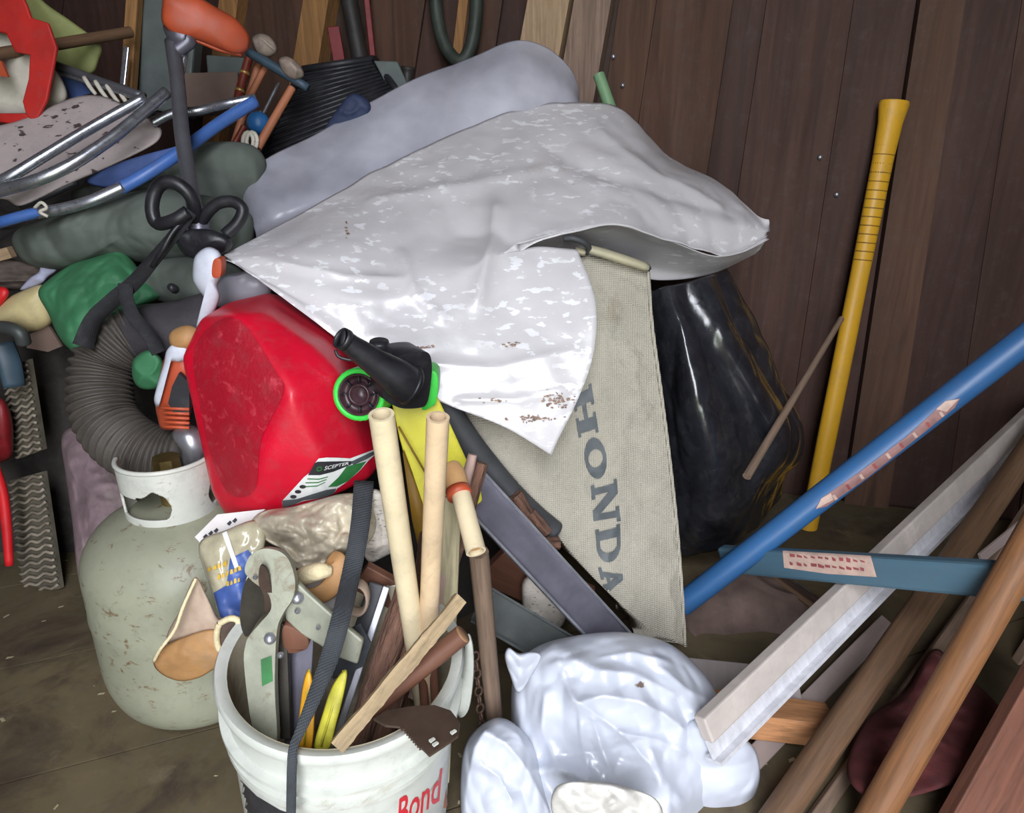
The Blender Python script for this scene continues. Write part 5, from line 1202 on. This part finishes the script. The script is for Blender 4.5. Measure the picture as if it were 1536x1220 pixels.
# ---------------------------------------------------------------- far left edge
o = obj('cream_jug', pillow([(-20, 470), (10, 448), (40, 434), (66, 428), (76, 450), (78, 484), (50, 497), (20, 492), (-20, 490)], 1.40, .05, .07, n=56, rings=16), 'jug_cream'); tag(o, 'cream yellow plastic jug at the left edge beside the green cloth', 'jug')
o = obj('bark_pile', pillow([(-30, 395), (0, 384), (30, 392), (60, 398), (66, 415), (40, 432), (10, 436), (-30, 432)], 1.46, .03, .08, n=56, rings=18, spec=[('r', .015, 16, 151, (.4, 1, 2)), ('f', .01, 18, 153, ISO)]), 'bark_heap'); tag(o, 'grey-brown shaggy bark heap at the left edge above the cream jug', 'bark', kind=None)
o = obj('cloth_scrap', pillow([(30, 436), (44, 418), (58, 408), (62, 394), (76, 392), (86, 404), (72, 416), (62, 426)], 1.41, .012, .015, n=44, rings=10, spec=[('r', .006, 25, 155, ISO)]), 'scrap_lilac'); tag(o, 'pale lilac cloth scrap left of the green cloth', 'cloth')
stick('wood_offcut', P(-20, 388, 1.44), P(18, 378, 1.44), 0, 0, 'stud_pine', 'small light wood offcut at the left edge by the bark', 'offcut', sq=(.022, .02), hint=(0, 0, 1))
o = obj('red_plastic_scrap', pillow([(-20, 440), (2, 430), (14, 438), (6, 455), (-5, 468), (-20, 470)], 1.385, .02, .03, n=36, rings=10), 'red_bright'); tag(o, 'bit of red plastic at the left edge by the jug', 'plastic')
o = obj('cardboard_flap', prism([(38, 505), (72, 488), (92, 520), (72, 528), (40, 522)], 1.40, .006), 'cardboard', smooth=False); tag(o, 'grey-brown cardboard flap under the cream jug', 'cardboard')
o = obj('dark_pipe', tube([P(-20, 492, 1.33), P(10, 492, 1.325), P(30, 500, 1.32), P(36, 515, 1.325)], .013, 12, 20), 'steel_green'); tag(o, 'dark bent metal pipe at the left edge below the jug', 'pipe')
o = obj('blue_grey_bar', tube([P(4, 515, 1.40), P(14, 545, 1.39), P(22, 580, 1.385)], [.02, .022, .02], 12, 12, flat=.4), 'teal_dark'); tag(o, 'short blue-grey bar above the upper wavy strip', 'bar')
def wavy(name, q, YT, YB, nw, label):
    """q = photo corners TL TR BR BL of a ridged strip"""
    e = empty(name, P(*q[3], YB)); tag(e, label, 'ridged strip', 'ridged strips leaning at the left edge')
    c = [P(*q[0], YT), P(*q[1], YT - .02), P(*q[2], YB - .02), P(*q[3], YB)]
    nrm = (c[1] - c[0]).cross(c[3] - c[0]).normalized()
    if nrm.dot(CAM - c[0]) < 0: nrm = -nrm
    V = [p - nrm * .004 for p in c] + [p - nrm * .014 for p in c]
    obj('strip_back', (V, [(0, 1, 2, 3), (7, 6, 5, 4)] + [(i, (i + 1) % 4, 4 + (i + 1) % 4, 4 + i) for i in range(4)]), 'strip_back', e, smooth=False)
    for k in range(nw):
        f = (k + .5) / nw; a_ = c[0].lerp(c[3], f); b_ = c[1].lerp(c[2], f); dn = (c[3] - c[0]).normalized()
        pts = [a_.lerp(b_, s / 12) + dn * (.0035 * math.sin(s * 1.25 + k * .5)) for s in range(13)]
        obj('ridge', tube(pts, .0036, 6), 'wavy_strip', e)
    return e
wavy('ridged_strip', [(2, 556), (40, 540), (62, 676), (24, 690)], 1.46, 1.44, 14, 'upper pale strip with wavy ridges at the left edge')
wavy('ridged_strip', [(12, 722), (62, 708), (88, 884), (34, 896)], 1.44, 1.36, 17, 'lower pale strip with wavy ridges standing on the floor at left')
o = obj('red_jug', pillow([(-40, 600), (0, 596), (16, 620), (20, 660), (12, 690), (-40, 695)], 1.40, .05, .05, n=48, rings=14), 'red_dark'); tag(o, 'dark red rounded container cut by the left edge', 'container')
o = obj('red_tool', tube([P(-8, 700, 1.33), P(4, 740, 1.325), P(10, 790, 1.31), P(14, 848, 1.29)], [.009, .010, .010, .008], 12, 20), 'red_bright'); tag(o, 'bright red tool handle hanging beside the lower wavy strip', 'tool handle')

# ---------------------------------------------------------------- back middle: crate, rods, ball and odds
cr = empty('black_crate', P(470, 250, 1.7)); tag(cr, 'black ribbed plastic crate tilted behind the grey plastic sheet', 'crate')
q = [P(455, 108, 1.84), P(562, 92, 1.86), P(610, 160, 1.74), P(375, 262, 1.66)]
n_ = (q[1] - q[0]).cross(q[3] - q[0]).normalized()
if n_.dot(CAM - q[0]) < 0: n_ = -n_
V = q + [p - n_ * .012 for p in q]
obj('panel', (V, [(0, 1, 2, 3), (7, 6, 5, 4)] + [(i, (i + 1) % 4, 4 + (i + 1) % 4, 4 + i) for i in range(4)]), 'crate_black', cr, smooth=False)
for k in range(14):
    f = (k + .6) / 15; obj('rib', tube([q[0].lerp(q[3], f) + n_ * .003, q[1].lerp(q[2], f) + n_ * .003], .0042, 6), 'crate_black', cr)
for i in range(4):
    obj('rim', tube([q[i] + n_ * .008, q[(i + 1) % 4] + n_ * .008], .008, 8), 'crate_black', cr)
obj('side_wall', prism([(560, 91), (596, 92), (614, 132), (600, 160), (586, 140)], 1.80, .012), 'crate_side', cr, smooth=False, bevel=.003, label='grey-green outer side')
o = obj('blue_fabric', pillow([(478, 210), (505, 165), (530, 140), (556, 158), (540, 190), (500, 215)], 1.63, .012, .02, n=44, rings=12, spec=[('r', .006, 24, 157, ISO)]), 'board_navy'); tag(o, 'dark blue cloth lying in the black crate', 'cloth')
fr = empty('fishing_rod', P(400, 80, 1.68)); tag(fr, 'dark teal rod with grey reel lying across top of the bundle of rods', 'fishing rod')
obj('rod_shaft', tube([P(372, 78, 1.66), P(410, 100, 1.65), P(462, 132, 1.64)], [.009, .010, .0085], 10, 10), 'teal_dark', fr)
obj('reel', pillow([(378, 58), (392, 50), (408, 58), (416, 76), (404, 86), (386, 80)], 1.67, .02, .02, n=36, rings=10, spec=[('r', .006, 30, 159, ISO)]), 'reel_grey', fr)
obj('reel', pillow([(418, 90), (432, 85), (450, 98), (456, 114), (440, 120), (424, 108)], 1.64, .02, .02, n=36, rings=10, spec=[('r', .006, 30, 161, ISO)]), 'reel_grey', fr)
o = stick('rod', P(373, 88, 1.70), P(356, 150, 1.66), .009, .009, 'rod_maroon', None, None, n=12)
tag(o, 'maroon rod with two gold rings near the orange guard', 'rod')
for y in (108, 134):
    x = 373 - 17 * (y - 88) / 62; c = P(x, y, 1.70 - .04 * (y - 88) / 62); d_ = (P(356, 150, 1.66) - P(373, 88, 1.70)).normalized()
    obj('gold_ring', xf(rod(.006, .0105, .0105, 14, 1), flip_frame(c, c + d_)), 'gold', o)
stick('rod', P(388, 95, 1.69), P(352, 215, 1.62), .0075, .008, 'rod_copper', 'copper-brown rod directly beside the gold-ringed one', 'rod', n=10)
stick('rod', P(398, 100, 1.68), P(372, 150, 1.64), .007, .007, 'rod_copper', 'short copper-brown rod tucked under the teal rod', 'rod', n=10)
stick('rod', P(438, 132, 1.66), P(386, 222, 1.58), .0085, .009, 'rod_copper', 'long copper rod slanting in front of the blue ball', 'rod', n=10)
stick('rod', P(418, 125, 1.70), P(394, 172, 1.66), .004, .004, 'tube_aluminium', 'thin silvery rod above the blue ball', 'rod', n=8)
o = stick('rod', P(366, 190, 1.61), P(345, 228, 1.585), .0065, .0065, 'rod_maroon', None, None, n=10); tag(o, 'short dark rod with a white band below the blue tube', 'rod')
V, F = lathe([(.024 * math.sin(math.pi * i / 16) + .0002, -.024 * math.cos(math.pi * i / 16)) for i in range(17)], 28)
c = P(388, 185, 1.64); o = empty('float_ball', c - Vector((0, 0, .024))); tag(o, 'small round blue float ball among the copper rods', 'ball')
obj('ball', (V, F), 'ball_blue', o, M=Matrix.Translation(c)); obj('stem', tube([c + Vector((0, 0, .02)), P(393, 168, 1.64)], .004, 8), 'tube_aluminium', o)
o = obj('cord_coil', merge(*[tube([P(372 + i * 6 + 8 * math.cos(a_), 212 + 14 * math.sin(a_), 1.57) for a_ in [q_ * math.pi / 6 for q_ in range(13)]], .004, 8, cap=False) for i in range(2)]), 'canvas_cream'); tag(o, 'small white cord coil below the blue ball', 'cord')
o = obj('cardboard_box', xf(box(.13, .06, .075), flip_frame(P(322, 168, 1.74), P(318, 120, 1.76), (1, 0, -.2))), 'cardboard', smooth=False, bevel=.003); tag(o, 'brown cardboard box behind the blue chair tube', 'box')
o = obj('grey_case', xf(box(.09, .03, .06), flip_frame(P(345, 128, 1.84), P(343, 100, 1.84), (1, 0, 0))), 'crate_side', smooth=False, bevel=.004); tag(o, 'small blue-grey case behind the cardboard box', 'case')
stick('black_pole', PW(512, -60, .10), PW(548, 130, .10), .021, .021, 'pole_black', 'black pole leaning on the back wall above the crate', 'pole', n=14)
stick('red_lath', PW(500, 40, .09), PW(515, 125, .09), 0, 0, 'red_dark', 'short dark red slat left of the black pole', 'lath', sq=(.03, .01), hint=(1, 0, 0))
stick('red_lath', PW(546, -40, .08), PW(562, 110, .08), 0, 0, 'red_dark', 'thin red slat just right of the black pole', 'lath', sq=(.014, .01), hint=(1, 0, 0))
o = obj('hanging_cord', tube([PW(650, -60, .08), PW(655, 20, .08), PW(668, 70, .09), PW(690, 92, .10), PW(706, 70, .09), PW(714, 20, .08), PW(716, -60, .08)], .016, 12, 50), 'cord_dark'); tag(o, 'dark green looped hose hanging on the back wall', 'hose')
stick('mint_handle', P(898, 112, 1.72), P(925, 190, 1.68), .0125, .0135, 'handle_mint', 'pale green handle end showing above the right of the sheets', 'handle', n=14)
o = obj('small_cap', tube([P(612, 100, 1.85), P(611, 112, 1.85), P(610, 130, 1.84)], [.016, .014, .01], 14, 8), 'pole_black'); tag(o, 'small dark cap right of the crate', 'cap')
# litter on the floor
random.seed(9); V, F = [], []
for _ in range(170):
    x = random.uniform(-1.4, .9); y = random.uniform(.55, 1.5); s_ = random.uniform(.0015, .005); a_ = random.uniform(0, 6)
    k = len(V); ca, sa = math.cos(a_), math.sin(a_)
    for (p_, r_) in ((-1.6, -.5), (1.2, -.7), (1.5, .5), (-1, .6)):
        V.append((x + s_ * (p_ * ca - r_ * sa), y + s_ * (p_ * sa + r_ * ca), FZ + .001 + .0008 * random.random()))
    F.append((k, k + 1, k + 2, k + 3))
o = obj('floor_litter', (V, F), 'wood_stake', smooth=False); tag(o, 'pale crumbs and chips scattered over the floor', 'litter', kind='stuff')
